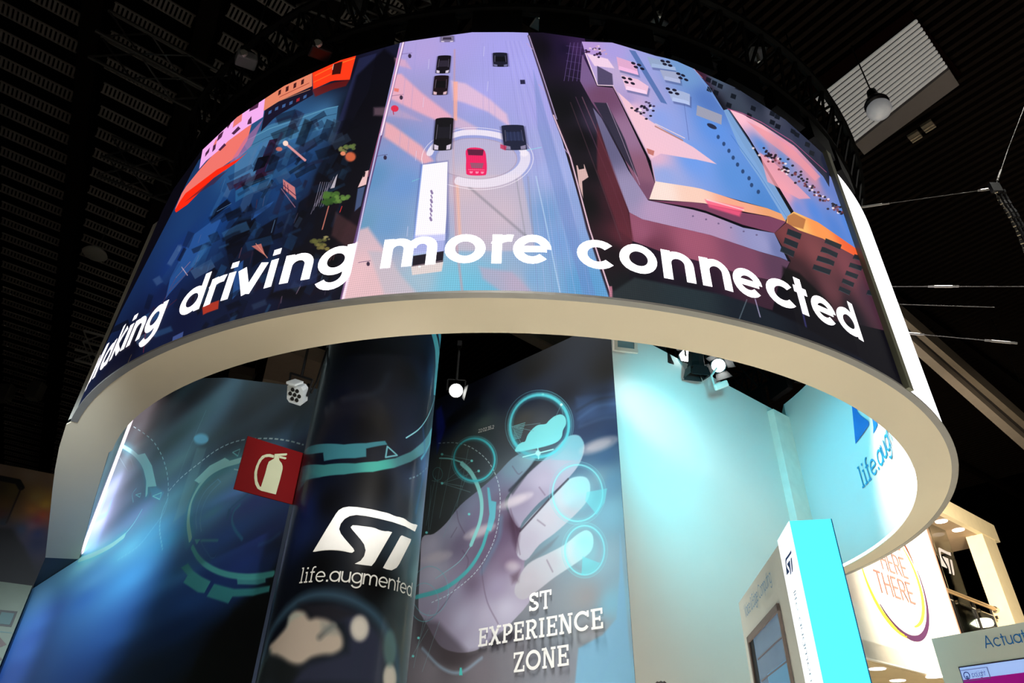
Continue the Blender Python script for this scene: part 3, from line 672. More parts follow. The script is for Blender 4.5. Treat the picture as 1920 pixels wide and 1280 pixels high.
    # --- dark cutting on the right of the road
    P([(992, 60), (1094, 60), (1130, 200), (1200, 380), (1240, 480), (1260, 570), (1150, 572), (1102, 425), (1042, 220)], 0, grad=[
        (1010, 90, (14, 10, 20)), (1060, 90, (26, 18, 44)), (1080, 90, (60, 36, 80)), (1050, 200, (8, 8, 14)), (1090, 260, (10, 8, 14)), (1100, 380, (10, 8, 12)), (1150, 380, (52, 24, 34)), (1170, 440, (84, 36, 48)), (1150, 480, (22, 14, 20)), (1180, 540, (16, 20, 24)), (1120, 230, (52, 44, 66)), (1130, 300, (30, 24, 36)), (1110, 320, (16, 12, 18)), (1160, 340, (70, 40, 54))])
    for k in range(5): L([(1070 + 7 * k, 78), (1058 + 8 * k, 150)], 1.4, (120, 96, 160), .7)
    for k in range(5): L([(1062, 84 + 14 * k), (1096, 88 + 15 * k)], 1.2, (110, 90, 150), .6)
    L([(1080, 180), (1150, 350), (1185, 450)], 2, (110, 70, 100), .6, 2); L([(1092, 180), (1166, 355), (1200, 450)], 2.5, (150, 100, 120), .6, 2); L([(1070, 190), (1130, 350), (1165, 450)], 2, (90, 60, 70), .6, 2)
    L([(992, 66), (1040, 217), (1070, 293), (1103, 427), (1150, 568)], 8, (40, 26, 40), .9, 3); L([(992, 66), (1044, 222)], 3, (200, 180, 220), .8); L([(1038, 215), (1070, 293), (1106, 427), (1152, 568)], 3.5, (226, 190, 206), 1, 1.5)
    for x_, y_ in ((994, 88), (1016, 166), (1064, 285)): L([(x_ - 6, y_ - 8), (x_ + 4, y_ + 3)], 2.5, (190, 160, 210), .8)
    P([(1081, 308), (1096, 306), (1104, 330), (1092, 338), (1094, 370), (1086, 345)], (214, 176, 172), 1, 2); P([(1083, 307), (1095, 306), (1096, 314), (1086, 316)], (20, 16, 22), 1, 1.5)
    P([(1142, 535), (1148, 535), (1152, 565), (1144, 565)], (190, 120, 140), .9, 3)
    # --- the big rooftop
    roof_ = [(1091, 76), (1150, 80), (1230, 103), (1298, 122), (1330, 160), (1358, 205), (1398, 275), (1478, 405), (1380, 372), (1300, 352), (1230, 340), (1222, 300), (1150, 162), (1121, 158), (1098, 98)]
    P(roof_, 0, grad=[(1110, 90, (184, 150, 214)), (1150, 95, (170, 156, 222)), (1200, 120, (152, 160, 222)), (1280, 135, (112, 152, 204)), (1180, 185, (170, 152, 204)), (1240, 220, (140, 162, 228)), (1340, 240, (96, 146, 226)), (1300, 300, (112, 156, 232)), (1380, 330, (92, 144, 216)), (1440, 390, (80, 134, 204)), (1160, 140, (190, 168, 208)), (1230, 290, (222, 178, 204)), (1190, 200, (222, 180, 210)), (1250, 330, (150, 168, 224)), (1330, 190, (84, 120, 190))])
    P([(1158, 172), (1180, 190), (1200, 212), (1262, 252), (1345, 306), (1300, 298), (1240, 286), (1222, 296), (1190, 236)], (244, 196, 210), .95, 3)
    P([(1180, 92), (1192, 94), (1252, 194), (1240, 190)], (78, 108, 168), .85, 2)
    def unit(q, cc, dots):
        P([(x_ + 3, y_ + 5) for x_, y_ in q], (70, 80, 130), .5, 5); P(q, cc, 1, 1.5)
        xs = sorted(q, key=lambda p: p[1])[-2:]; P([q[-1], q[-2], (q[-2][0] - 2, q[-2][1] - 7), (q[-1][0] + 1, q[-1][1] - 7)], tuple(min(255, int(v * 1.12)) for v in cc), .8, 2)
        for x_, y_ in dots: c.ell(x_, y_, 4.4, 2.3, (24, 22, 40), .95, 1.2, 20)
    unit([(1156, 106), (1193, 117), (1198, 139), (1160, 130)], (222, 168, 204), ((1188, 117), (1199, 120), (1193, 124), (1205, 127)))
    unit([(1165, 140), (1197, 147), (1217, 160), (1214, 175), (1174, 167)], (236, 192, 216), ((1170, 145), (1182, 147), (1175, 153), (1187, 155)))
    unit([(1214, 104), (1255, 116), (1268, 132), (1222, 124)], (146, 164, 198), ((1243, 113), (1253, 115), (1247, 119), (1257, 122)))
    unit([(1238, 129), (1274, 136), (1276, 156), (1246, 148)], (160, 168, 200), ((1272, 138), (1281, 141), (1276, 146), (1287, 149)))
    unit([(1251, 163), (1294, 176), (1294, 197), (1261, 188)], (164, 178, 214), ((1253, 165), (1265, 168), (1258, 172), (1270, 175)))
    P([(1100, 98), (1140, 110), (1152, 128), (1115, 122)], (246, 212, 232), .9, 4)
    for k in range(26): c.ell(1108 + random.gauss(8, 10), 90 + random.gauss(4, 5), 2.4, 1.8, random.choice([(60, 30, 60), (230, 200, 220), (40, 30, 60), (200, 160, 190)]), .9, 1.2)
    for k in range(30): c.ell(1198 + random.gauss(10, 10), 194 + random.gauss(10, 7) , 2.8, 1.8, random.choice([(24, 20, 34), (60, 50, 80), (240, 226, 236), (16, 14, 24)]), .9, 1.2)
    L([(1230, 235), (1280, 262)], 5, (170, 120, 110), .8, 2); L([(1230, 230), (1284, 258)], 2.5, (250, 220, 216), .9); P([(1213, 276), (1228, 281), (1226, 290), (1216, 286)], (190, 110, 100), .9, 2)
    L([(1283, 195), (1292, 262)], 1.2, (60, 70, 130), .6); P([(1308, 196), (1355, 214), (1354, 232), (1306, 215)], (158, 158, 176), .95, 2); c.ell(1336, 235, 10, 4, (34, 34, 54), .9, 3, 25)
    for k in range(9): c.ell(1350 + 9 * k + random.uniform(-3, 3), 255 + 13 * k, 3, 4, (34, 54, 92), .8, 2.5)
    P([(1120, 122), (1148, 138), (1150, 162), (1121, 158)], (64, 56, 86), .85, 3); L([(1098, 98), (1121, 158), (1150, 160)], 3, (244, 214, 230), .95); L([(1150, 162), (1222, 300), (1230, 340)], 3, (206, 164, 190), .9)
    # its walls and lower ledge
    P([(1092, 100), (1120, 160), (1149, 164), (1212, 292), (1229, 342), (1217, 374), (1196, 350), (1140, 235), (1110, 190), (1088, 150)], 0, grad=[(1100, 140, (120, 92, 140)), (1130, 180, (112, 72, 104)), (1180, 250, (150, 112, 146)), (1210, 320, (140, 92, 116)), (1215, 360, (120, 78, 104))])
    P([(1114, 190), (1138, 192), (1172, 262), (1196, 330), (1172, 300), (1130, 220)], (34, 36, 52), .85, 4); L([(1138, 192), (1200, 345)], 1.6, (200, 170, 200), .7)
    P([(1112, 200), (1128, 220), (1178, 318), (1216, 374), (1300, 392), (1395, 425), (1452, 437), (1478, 488), (1425, 470), (1330, 440), (1205, 410), (1180, 398), (1150, 320)], 0, grad=[(1140, 280, (100, 96, 130)), (1180, 360, (150, 140, 176)), (1230, 395, (180, 150, 186)), (1330, 420, (178, 146, 182)), (1430, 455, (150, 150, 196)), (1460, 470, (110, 120, 170))])
    P([(1180, 398), (1205, 410), (1330, 440), (1425, 470), (1482, 490), (1462, 528), (1380, 510), (1240, 470), (1186, 452)], 0, grad=[(1200, 430, (150, 84, 110)), (1300, 450, (160, 86, 110)), (1400, 480, (124, 70, 96)), (1460, 505, (90, 60, 84)), (1230, 465, (110, 56, 76))])
    P([(1120, 230), (1178, 395), (1188, 452), (1160, 430), (1120, 320)], (96, 40, 52), .8, 8)
    P([(1186, 452), (1240, 470), (1380, 510), (1462, 528), (1450, 580), (1300, 545), (1180, 525)], 0, grad=[(1200, 480, (30, 18, 34)), (1300, 500, (52, 26, 48)), (1400, 520, (60, 34, 50)), (1300, 535, (20, 18, 28)), (1200, 515, (14, 12, 22))], blur=4)
    P([(1217, 374), (1300, 388), (1395, 420), (1452, 437), (1476, 414), (1390, 396), (1300, 378)], (128, 68, 98), .95, 2)
    P([(1230, 338), (1300, 350), (1390, 376), (1478, 404), (1474, 414), (1380, 392), (1300, 378), (1218, 372)], 0, grad=[(1240, 355, (252, 224, 214)), (1300, 366, (250, 206, 188)), (1380, 384, (246, 168, 140)), (1460, 408, (236, 160, 110))])
    P([(1322, 374), (1396, 388), (1388, 404), (1330, 388)], (255, 90, 130), .8, 8); L([(1326, 374), (1396, 392)], 3, (255, 220, 226), .9, 3)
    for k in range(6): c.ell(1300 + 24 * k, 404 + 7 * k, 2, 1.6, (90, 76, 110), .7, 1.5)
    # --- second roof, parapet and brick front at the right end
    P([(1356, 200), (1366, 201), (1485, 398), (1474, 412), (1390, 282)], (126, 166, 216), .95, 2); L([(1366, 203), (1486, 400)], 2.5, (16, 14, 26), .95); L([(1372, 252), (1478, 408)], 2, (60, 110, 180), .8)
    P([(1367, 201), (1430, 228), (1495, 274), (1545, 318), (1570, 345), (1612, 480), (1590, 460), (1490, 395)], 0, grad=[(1385, 215, (255, 190, 206)), (1430, 240, (250, 178, 190)), (1480, 275, (230, 150, 172)), (1430, 275, (96, 140, 212)), (1470, 300, (100, 142, 208)), (1520, 320, (210, 140, 160)), (1550, 345, (96, 124, 196)), (1430, 320, (240, 160, 176)), (1475, 360, (232, 156, 178)), (1460, 300, (196, 130, 150)), (1530, 400, (84, 132, 214)), (1500, 390, (120, 140, 210)), (1570, 430, (78, 126, 206)), (1590, 420, (86, 134, 216))])
    P([(1425, 285), (1450, 300), (1520, 372), (1500, 372), (1440, 340)], (242, 160, 172), .8, 5); P([(1400, 226), (1450, 250), (1540, 330), (1530, 338), (1440, 262)], (236, 150, 160), .7, 6)
    for k in range(110):
        t = random.random(); x_ = 1432 + 150 * t + random.gauss(0, 6); y_ = 282 + 118 * t + random.gauss(0, 6 - 2 * t)
        c.ell(x_, y_, 2.6, 2.0, random.choice([(24, 18, 26), (40, 24, 34), (250, 226, 230), (120, 60, 70), (16, 12, 20)]), .85, 1.4)
    P([(1478, 404), (1490, 395), (1540, 420), (1610, 470), (1614, 486), (1540, 446), (1490, 428), (1476, 416)], 0, grad=[(1490, 408, (250, 190, 110)), (1540, 435, (250, 150, 80)), (1600, 472, (240, 96, 50))])
    P([(1478, 404), (1490, 398), (1512, 410), (1508, 428), (1478, 420)], (120, 50, 30), .5, 4)
    P([(1476, 416), (1500, 430), (1540, 446), (1614, 486), (1660, 620), (1560, 600), (1480, 540), (1464, 528), (1484, 488), (1452, 437)], 0, grad=[(1480, 440, (120, 60, 64)), (1530, 470, (124, 66, 70)), (1590, 500, (120, 62, 72)), (1630, 560, (70, 40, 56)), (1560, 540, (96, 54, 62)), (1500, 510, (60, 34, 40)), (1480, 530, (20, 14, 18)), (1520, 550, (14, 10, 16)), (1600, 590, (20, 16, 26))])
    P([(1468, 500), (1500, 510), (1560, 570), (1540, 600), (1466, 540)], (8, 7, 10), .85, 12)
    def win(x_, y_, w_, h_): P([(x_, y_), (x_ + w_, y_ + w_ * .38), (x_ + w_ - 3, y_ + w_ * .38 + h_), (x_ - 3, y_ + h_)], (26, 36, 44), .95, 1.5); L([(x_ - 1, y_ + h_), (x_ + w_ - 3, y_ + w_ * .38 + h_)], 1.2, (110, 110, 120), .6)
    for x_, y_ in ((1479, 427), (1473, 444), (1466, 460)): win(x_, y_, 26, 11)
    for k in range(4): win(1549 - 7 * k, 446 + 16 * k, 31, 9)
    for k in range(5): win(1603 - 7 * k, 476 + 15 * k, 22, 8)
    for k in range(2): win(1634 - 6 * k, 528 + 15 * k, 16, 8)
    # dark tower block along the top right edge
    P([(1297, 120), (1330, 134), (1380, 150), (1430, 176), (1500, 222), (1552, 278), (1556, 350), (1545, 330), (1495, 278), (1430, 232), (1366, 203), (1358, 205), (1330, 160)], 0, grad=[(1315, 140, (60, 30, 50)), (1345, 150, (70, 84, 104)), (1380, 190, (60, 68, 84)), (1420, 190, (40, 46, 62)), (1450, 220, (70, 74, 92)), (1500, 260, (44, 50, 72)), (1540, 310, (30, 34, 54)), (1340, 190, (16, 16, 24)), (1470, 250, (56, 60, 82))])
    for x_, y_ in ((1326, 142), (1337, 148), (1348, 154), (1328, 160), (1340, 166), (1372, 174), (1380, 158), (1364, 190), (1410, 196), (1402, 210), (1446, 206), (1455, 212), (1446, 222), (1456, 230), (1484, 240), (1492, 246), (1512, 264), (1520, 280)): P([(x_, y_), (x_ + 9, y_ + 4), (x_ + 7, y_ + 12), (x_ - 2, y_ + 8)], (14, 18, 26), .85, 1.5)
    L([(1298, 124), (1318, 144)], 2, (250, 150, 150), .8); L([(1330, 160), (1356, 204), (1300, 124)], 2, (150, 180, 224), .5, 2); L([(1366, 203), (1430, 228), (1495, 272), (1550, 322)], 3, (255, 110, 170), .7, 3)
    # wet ground at the bottom right
    P([(1150, 545), (1190, 520), (1300, 540), (1420, 570), (1560, 640), (1700, 735), (1690, 760), (1400, 620), (1200, 580), (1145, 580)], 0, grad=[(1180, 550, (38, 46, 50)), (1300, 560, (36, 48, 54)), (1400, 590, (22, 30, 40)), (1550, 650, (12, 14, 24)), (1660, 720, (14, 22, 40))], blur=8)
    L([(1418, 560), (1427, 592)], 3, (190, 180, 220), .8, 2.5); L([(1402, 560), (1386, 600)], 2, (130, 150, 160), .6, 2); L([(1505, 580), (1512, 610)], 6, (90, 90, 180), .5, 5)
paint_led(LED)
# the grid of light points
gx = np.cos(np.arange(LED.W) / LED.tx * 2 * math.pi / .0165); gy = np.cos(np.arange(LED.H) / LED.tx * 2 * math.pi / .0165)
LED.a *= (1 - .035 * (gx[None, :, None] + gy[:, None, None])).astype(np.float32)
NZ = 14; me = bpy.data.meshes.new('led_screen'); vs, fs, uv = [], [], []
O = origin_of(drum)
ts = sorted(set([e for e in edges_t] + [(a + c) / 2 for a, c in zip(edges_t[:-1], edges_t[1:])]))
for t in ts:
    for k in range(2):
        z = Z0 if k == 0 else ztop(t)
        vs.append(tuple(screen_pt(t, z) - O)); uv.append(((t - TS0) / (TS1 - TS0), (z - Z0) / (Z1 - Z0)))
fs = [(2 * i, 2 * i + 2, 2 * i + 3, 2 * i + 1) for i in range(len(ts) - 1)]
me.from_pydata(vs, [], fs); ul = me.uv_layers.new()
for lp in me.loops: ul.data[lp.index].uv = uv[lp.vertex_index]
me.materials.append(image_mat('led_picture', LED, emit=1.05, rough=.6, spec=.03))
scr = bpy.data.objects.new('video_screen', me); COL.objects.link(scr); scr.parent = drum
scr['label'] = 'curved video screen showing a city motorway from above'
# black back of the screen
band(CO, RO - .12, TS0, TS1, ZB + .05, 6.2, 'screen_back', m_black)
# running sentence on the screen
XH, WST = .288, .25
def put(txt, t0, t1, name='screen_lettering'):
    st, adv = text_strokes(txt, WST, 0)
    ku = (t1 - t0) / adv
    mb_ = MB(); strokes_mesh(mb_, st, WST, lambda u, v, k: screen_pt(t0 + u * ku, 3.283 + v * XH, .004 + .0003 * k))
    return mb_
letters = [('M', -53.2, -48.9), ('a', -48.2, -45.3), ('k', -44.7, -42.3), ('i', -41.95, -41.15), ('n', -40.8, -38.2), ('g', -37.9, -34.75),
           ('d', -32.4, -29.2), ('r', -28.65, -27.0), ('i', -26.6, -25.8), ('v', -25.5, -22.2), ('i', -21.9, -21.1), ('n', -20.3, -17.45), ('g', -16.95, -13.65),
           ('m', -11.2, -6.4), ('o', -5.97, -2.66), ('r', -2.15, -.6), ('e', -.45, 2.65),
           ('c', 4.72, 7.85), ('o', 8.22, 11.45), ('n', 11.9, 14.75), ('n', 15.35, 18.15), ('e', 18.4, 21.4), ('c', 21.8, 24.9), ('t', 25.05, 26.6), ('e', 26.95, 30.05), ('d', 30.2, 33.45)]
for ch, a, c in letters:
    put(ch, a, c).build('screen_letter', m_text, scr)
# vinyl on the inner face: mark and slogan in blue
def inner_place(t_left, z0, s, lift=.01):
    # seen from inside, reading direction runs towards smaller angles
    return lambda u, v, k: up((*pol(CI, RI - lift - .0004 * k, t_left - (u * s) / (math.radians(1) * RI)), z0 + v * s))
st, adv = text_strokes('life', .13, .12, thin_slab); st2, adv2 = text_strokes('.augmented', .15, .1)
for s_ in st2: s_[1] += adv + .1; s_[3] = s_[3] + adv + .1 if s_[0] == 'b' else s_[3]
mb_ = MB(); pl_ = inner_place(87.8, 3.82, .22); strokes_mesh(mb_, st, .13, pl_); strokes_mesh(mb_, [s for s in st2], .15, pl_)
mb_.build('slogan_lettering', mat('teal_vinyl', (30, 140, 186), .5), drum)['label'] = 'blue slogan on the white inner face'
mb_ = MB()
for q in ST_N:
    flat_shape(mb_, q, lambda u, v, k: inner_place(86.0, 4.44, 1.8)(u, v, 0), .06)
mb_.build('maker_mark', m_vinyl_blue, drum)['label'] = 'large blue mark on the white inner face'

# ------------------------------------------------------------------ graphic walls of the booth
def wall_canvas(W, p0, az, s0, s1, z0, z1, base, ppm, slant=1.0):
    d = azdir(az); p0 = np.asarray(p0)[:2]
    def uv(x, y): P = at_plane(x, y, p0, az); return ((P[:2] - p0) @ d, P[2])
    return Canvas(W, int(W * (z1 - z0) / (s1 - s0)), s0, z0, s1 - s0, z1 - z0, uv, base, ppm, slant), uv
def wall_sheet(name, parent, p0, az, outline, cv, m, lift=.006):
    """a flat printed sheet with the outline [(s, z)] on the wall plane, textured by the canvas"""
    d = azdir(az); nrm = np.array([math.cos(math.radians(az)), -math.sin(math.radians(az))])
    if nrm @ np.asarray(p0)[:2] > 0: nrm = -nrm          # towards the eye
    O = origin_of(parent); vs = [tuple(up((*(np.asarray(p0)[:2] + d * s + nrm * lift), z)) - O) for s, z in outline]
    me = bpy.data.meshes.new(name); me.from_pydata(vs, [], [tuple(range(len(vs)))]); ul = me.uv_layers.new()
    for lp in me.loops:
        s, z = outline[lp.vertex_index]; ul.data[lp.index].uv = ((s - cv.u0) / cv.du, (z - cv.v0) / cv.dv)
    me.materials.append(m); o = bpy.data.objects.new(name, me); COL.objects.link(o); o.parent = parent
    return o
def wall_body(name, parent, p0, az, outline, thick, m):
    d = azdir(az); nrm = np.array([math.cos(math.radians(az)), -math.sin(math.radians(az))])
    if nrm @ np.asarray(p0)[:2] > 0: nrm = -nrm
    b = MB().prism([up((*(np.asarray(p0)[:2] + d * s), z)) for s, z in outline], tuple(-nrm * thick) + (0,))
    return b.build(name, m, parent)

# --- left wall with the sight rings
LW0 = at_z(148, 1048, ZB); LAZ = -43.0
S_LEFT = 2.85                                           # the part reaching on under the wing
LW, lw_uv = wall_canvas(2048, LW0, LAZ, -9.3, 2.95, -1.2, 5.75, (12, 16, 28), 150, .2)
def paint_left(c):
    P, L = c.poly, c.line
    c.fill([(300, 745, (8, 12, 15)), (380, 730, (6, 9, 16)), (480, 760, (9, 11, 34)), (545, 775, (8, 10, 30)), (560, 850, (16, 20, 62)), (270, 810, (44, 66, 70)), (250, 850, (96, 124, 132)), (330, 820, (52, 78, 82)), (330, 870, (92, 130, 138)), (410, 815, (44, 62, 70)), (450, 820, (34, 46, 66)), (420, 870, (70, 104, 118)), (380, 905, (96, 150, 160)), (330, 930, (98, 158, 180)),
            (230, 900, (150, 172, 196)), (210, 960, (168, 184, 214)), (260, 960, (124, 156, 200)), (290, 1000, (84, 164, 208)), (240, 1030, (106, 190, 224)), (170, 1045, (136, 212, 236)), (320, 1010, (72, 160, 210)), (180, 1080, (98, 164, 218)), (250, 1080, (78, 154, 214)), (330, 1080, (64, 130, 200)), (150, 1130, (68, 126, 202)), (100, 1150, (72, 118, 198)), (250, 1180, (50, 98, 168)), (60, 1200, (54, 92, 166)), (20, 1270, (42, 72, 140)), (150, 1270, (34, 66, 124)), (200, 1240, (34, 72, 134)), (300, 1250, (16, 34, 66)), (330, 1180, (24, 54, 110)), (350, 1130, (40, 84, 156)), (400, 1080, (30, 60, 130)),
            (430, 1000, (46, 96, 190)), (400, 960, (96, 176, 240)), (480, 940, (60, 78, 176)), (440, 930, (100, 150, 226)), (500, 1000, (34, 54, 130)), (540, 1010, (14, 26, 66)), (450, 1060, (36, 62, 140)), (420, 900, (110, 168, 190)), (440, 1180, (8, 9, 14)), (400, 1270, (6, 7, 10)), (-200, 1300, (40, 70, 130)), (640, 1000, (8, 10, 30)), (700, 700, (6, 8, 20))])  # ring-middle tones brightened in the print where wall light is missing
    P([(560, 985), (535, 1030), (500, 1090), (440, 1140), (420, 1180), (372, 1230), (352, 1290), (300, 1500), (760, 1500), (640, 960)], (5, 6, 8), .95, 26)
    L([(387, 770), (350, 854), (334, 900)], 2, (120, 165, 172), .5, 3); P([(370, 840), (388, 840), (350, 960), (325, 980)], (150, 200, 195), .22, 8)
    c.ell(378, 823, 14, 10, (96, 160, 186), .95, 8)
    br, md = (160, 250, 246), (84, 186, 192)
    Z4 = lambda q: zoomed(300, 860, 4.571, q); Z3 = lambda q: zoomed(60, 780, 3.766, q)
    for wd, al in ((30, .18), (22, .2)):
        L(Z4([(690, 20), (560, 60), (450, 120), (370, 200), (310, 290), (270, 380), (250, 470), (248, 570), (265, 690)]), wd, (70, 190, 210), al, 12, smooth=True)
        L(Z3([(640, 210), (720, 260), (790, 340), (820, 420), (825, 540)]), wd, (70, 190, 210), al, 12, smooth=True); L(Z3([(340, 1010), (450, 970), (560, 910), (650, 845)]), wd, (80, 200, 220), al, 12, smooth=True)
    # ring seen whole
    L(Z4([(690, 15), (560, 55), (450, 115), (370, 195), (310, 285), (270, 375), (252, 465), (247, 565), (265, 690)]), 10, br, 1, 1.5, smooth=True)
    P(Z4([(600, 15), (560, -8), (430, 60), (300, 186), (340, 212), (420, 130), (500, 85)]), br, 1, 2)
    L(Z4([(280, 755), (335, 850), (430, 930), (560, 985), (720, 1010), (860, 1005), (975, 985)]), 8, md, .95, 2.5, smooth=True)
    P(Z4([(665, 1020), (720, 1015), (910, 1008), (910, 1060), (840, 1080), (670, 1076)]), md, .8, 3)
    P(Z4([(185, 932), (245, 895), (290, 960), (360, 1010), (440, 1050), (385, 1150), (330, 1145), (205, 1060), (240, 1000)]), (72, 170, 178), .95, 4)
    P(Z4([(470, 1070), (640, 1115), (800, 1110), (950, 1085), (940, 1140), (800, 1175), (625, 1182), (590, 1240), (405, 1180)]), (64, 156, 168), .95, 4)
    for q in ([(500, 175), (400, 270), (340, 380), (312, 500), (320, 600)], [(525, 200), (430, 300), (370, 420), (350, 530), (358, 620)]): L(Z4(q), 1.6, (130, 200, 230), .7, 1.5, smooth=True)
    L(Z4([(500, 175), (525, 200)]), 1.6, (130, 200, 230), .7); L(Z4([(345, 690), (380, 760), (440, 850), (470, 850), (485, 825)]), 1.6, (80, 140, 190), .5, 1.5)
    L(Z4([(690, 395), (640, 450), (622, 530), (650, 610), (710, 690)]), 5, (64, 150, 200), .8, 3, smooth=True); L(Z4([(760, 300), (670, 370), (600, 440), (580, 520)]), 4, (50, 110, 180), .6, 4, smooth=True); P(Z4([(590, 430), (615, 430), (595, 520), (570, 520)]), (50, 110, 180), .6, 4)
    L(Z4([(850, 740), (950, 700), (1030, 640)]), 5, (50, 90, 150), .6, 5, smooth=True)
    P(Z4([(300, 690), (350, 690), (318, 735)]), (90, 190, 200), .9, 2); L(Z4([(360, 700), (500, 700)]), 4, (90, 180, 190), .7, 3)
    L(Z4([(640, 90), (690, 100)]), 1.6, (220, 250, 250), .8)
    tri = lambda q, w_: L(q, w_, (150, 240, 240), .95, 1.2, closed=True)
    tri([(437, 848), (451, 842), (447, 855)], 1.8)
    # ring cut by the wing
    L(Z3([(630, 205), (720, 262), (790, 345), (815, 430), (812, 555)]), 9, br, 1, 2, smooth=True); P(Z3([(745, 275), (800, 262), (850, 350), (882, 495), (820, 500), (790, 380)]), br, 1, 2)
    L(Z3([(335, 1015), (450, 972), (560, 915), (655, 845)]), 11, br, 1, 3, smooth=True); L(Z3([(650, 845), (720, 760), (780, 660)]), 3.5, (140, 224, 236), .85, 2, smooth=True)
    P(Z3([(835, 510), (880, 495), (935, 540), (910, 590), (850, 575)]), (90, 190, 220), .5, 8)
    tri(Z3([(855, 565), (918, 540), (905, 588)]), 2); tri(Z3([(735, 555), (772, 545), (765, 572)]), 1.8)
    L(Z3([(740, 510), (712, 550), (718, 608)]), 2.5, (150, 230, 236), .8, 2, smooth=True); L(Z3([(620, 290), (680, 390), (728, 380), (700, 300)]), 1.6, (140, 180, 190), .6)
    L(Z3([(560, 610), (530, 690), (450, 730)]), 14, (120, 196, 226), .5, 8, smooth=True)
    P(Z3([(550, 500), (520, 600), (470, 720), (440, 760), (500, 560)]), (170, 200, 220), .35, 14)
    c.dashes(Z3([(720, 75), (790, 120), (860, 180), (915, 270), (950, 370), (966, 480), (962, 580)]), 2, (190, 236, 236), 5, 5, .9, 1.2)
    c.dashes(Z3([(962, 580), (920, 690), (905, 800), (925, 940)]), 3.5, (150, 220, 236), 3.5, 4, .6, 3)
    c.dashes(Z3([(960, 600), (930, 690), (850, 800), (750, 920), (600, 1020)]), 3.5, (130, 206, 230), 4, 4, .45, 4)
    c.dashes([(318, 920), (340, 896), (372, 870), (410, 842), (450, 826), (500, 822), (540, 826), (570, 834)], 2, (214, 240, 244), 6, 4.5, .95, 1.2)
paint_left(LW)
LW.a *= 1.14                                          # whole print lifted in colour to make up for weak wall light
LWZT = 5.7
x1, z1 = lw_uv(424, 708); x2, z2 = lw_uv(592, 728)
S_R = -(x2 - 0) * 1.0
s_end = x2 - .35
outline = [(S_LEFT - .02, -1.2), (S_LEFT - .02, ZB), (0, ZB), (0, LWZT), (lw_uv(330, 720)[0], 5.4), (x1, z1), (x2, z2), (s_end, z2 - .2), (s_end, -1.2)]
outline[0] = (lw_uv(60, 1104)[0], -1.2); outline[1] = (lw_uv(60, 1104)[0], ZB)
lw = thing('graphic_wall', up((LW0[0], LW0[1], -1.2)), 'tall blue graphic wall with glowing target rings under the drum wing', 'wall')
wall_body('wall_panel', lw, LW0, LAZ, outline, .12, m_darkcore)
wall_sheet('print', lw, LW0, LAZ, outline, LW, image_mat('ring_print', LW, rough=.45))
ta, tb = lw_uv(546, 952), lw_uv(561, 952)
wall_body('end_strip', lw, np.array([*LW0[:2]]) - 0, LAZ, [(ta[0], -1.2), (tb[0], -1.2), (tb[0], 2.08), (ta[0], 2.08)], -.02, mat('strip_pale_blue', (96, 112, 150), .3))  # pale blue upright strip at the right end of the wall
# glowing sheet added where strong light washes the inner wing face
b = MB(); WD2 = WI[0] - WI[2]; WD2 = WD2 / np.hypot(*WD2)
q0 = np.array(LW0[:2]) - WD2 * .02; q1 = q0 - WD2 * .8; nn = np.array([WD2[1], -WD2[0]]) * .03
b.add([up((*(q0 + nn), ZB + .06)), up((*(q1 + nn), ZB + .06)), up((*(q1 + nn), 5.7)), up((*(q0 + nn), 5.7)), up((*(q0 + nn * .3), ZB + .06)), up((*(q1 + nn * .3), ZB + .06)), up((*(q1 + nn * .3), 5.7)), up((*(q0 + nn * .3), 5.7))],
      [(0, 1, 2, 3), (4, 5, 6, 7), (0, 1, 5, 4), (2, 3, 7, 6), (0, 3, 7, 4), (1, 2, 6, 5)]).build('wing_face_glow', m_strip, drum)['label'] = 'added glowing sheet for the brightly lit inner wing face beside the ring wall'

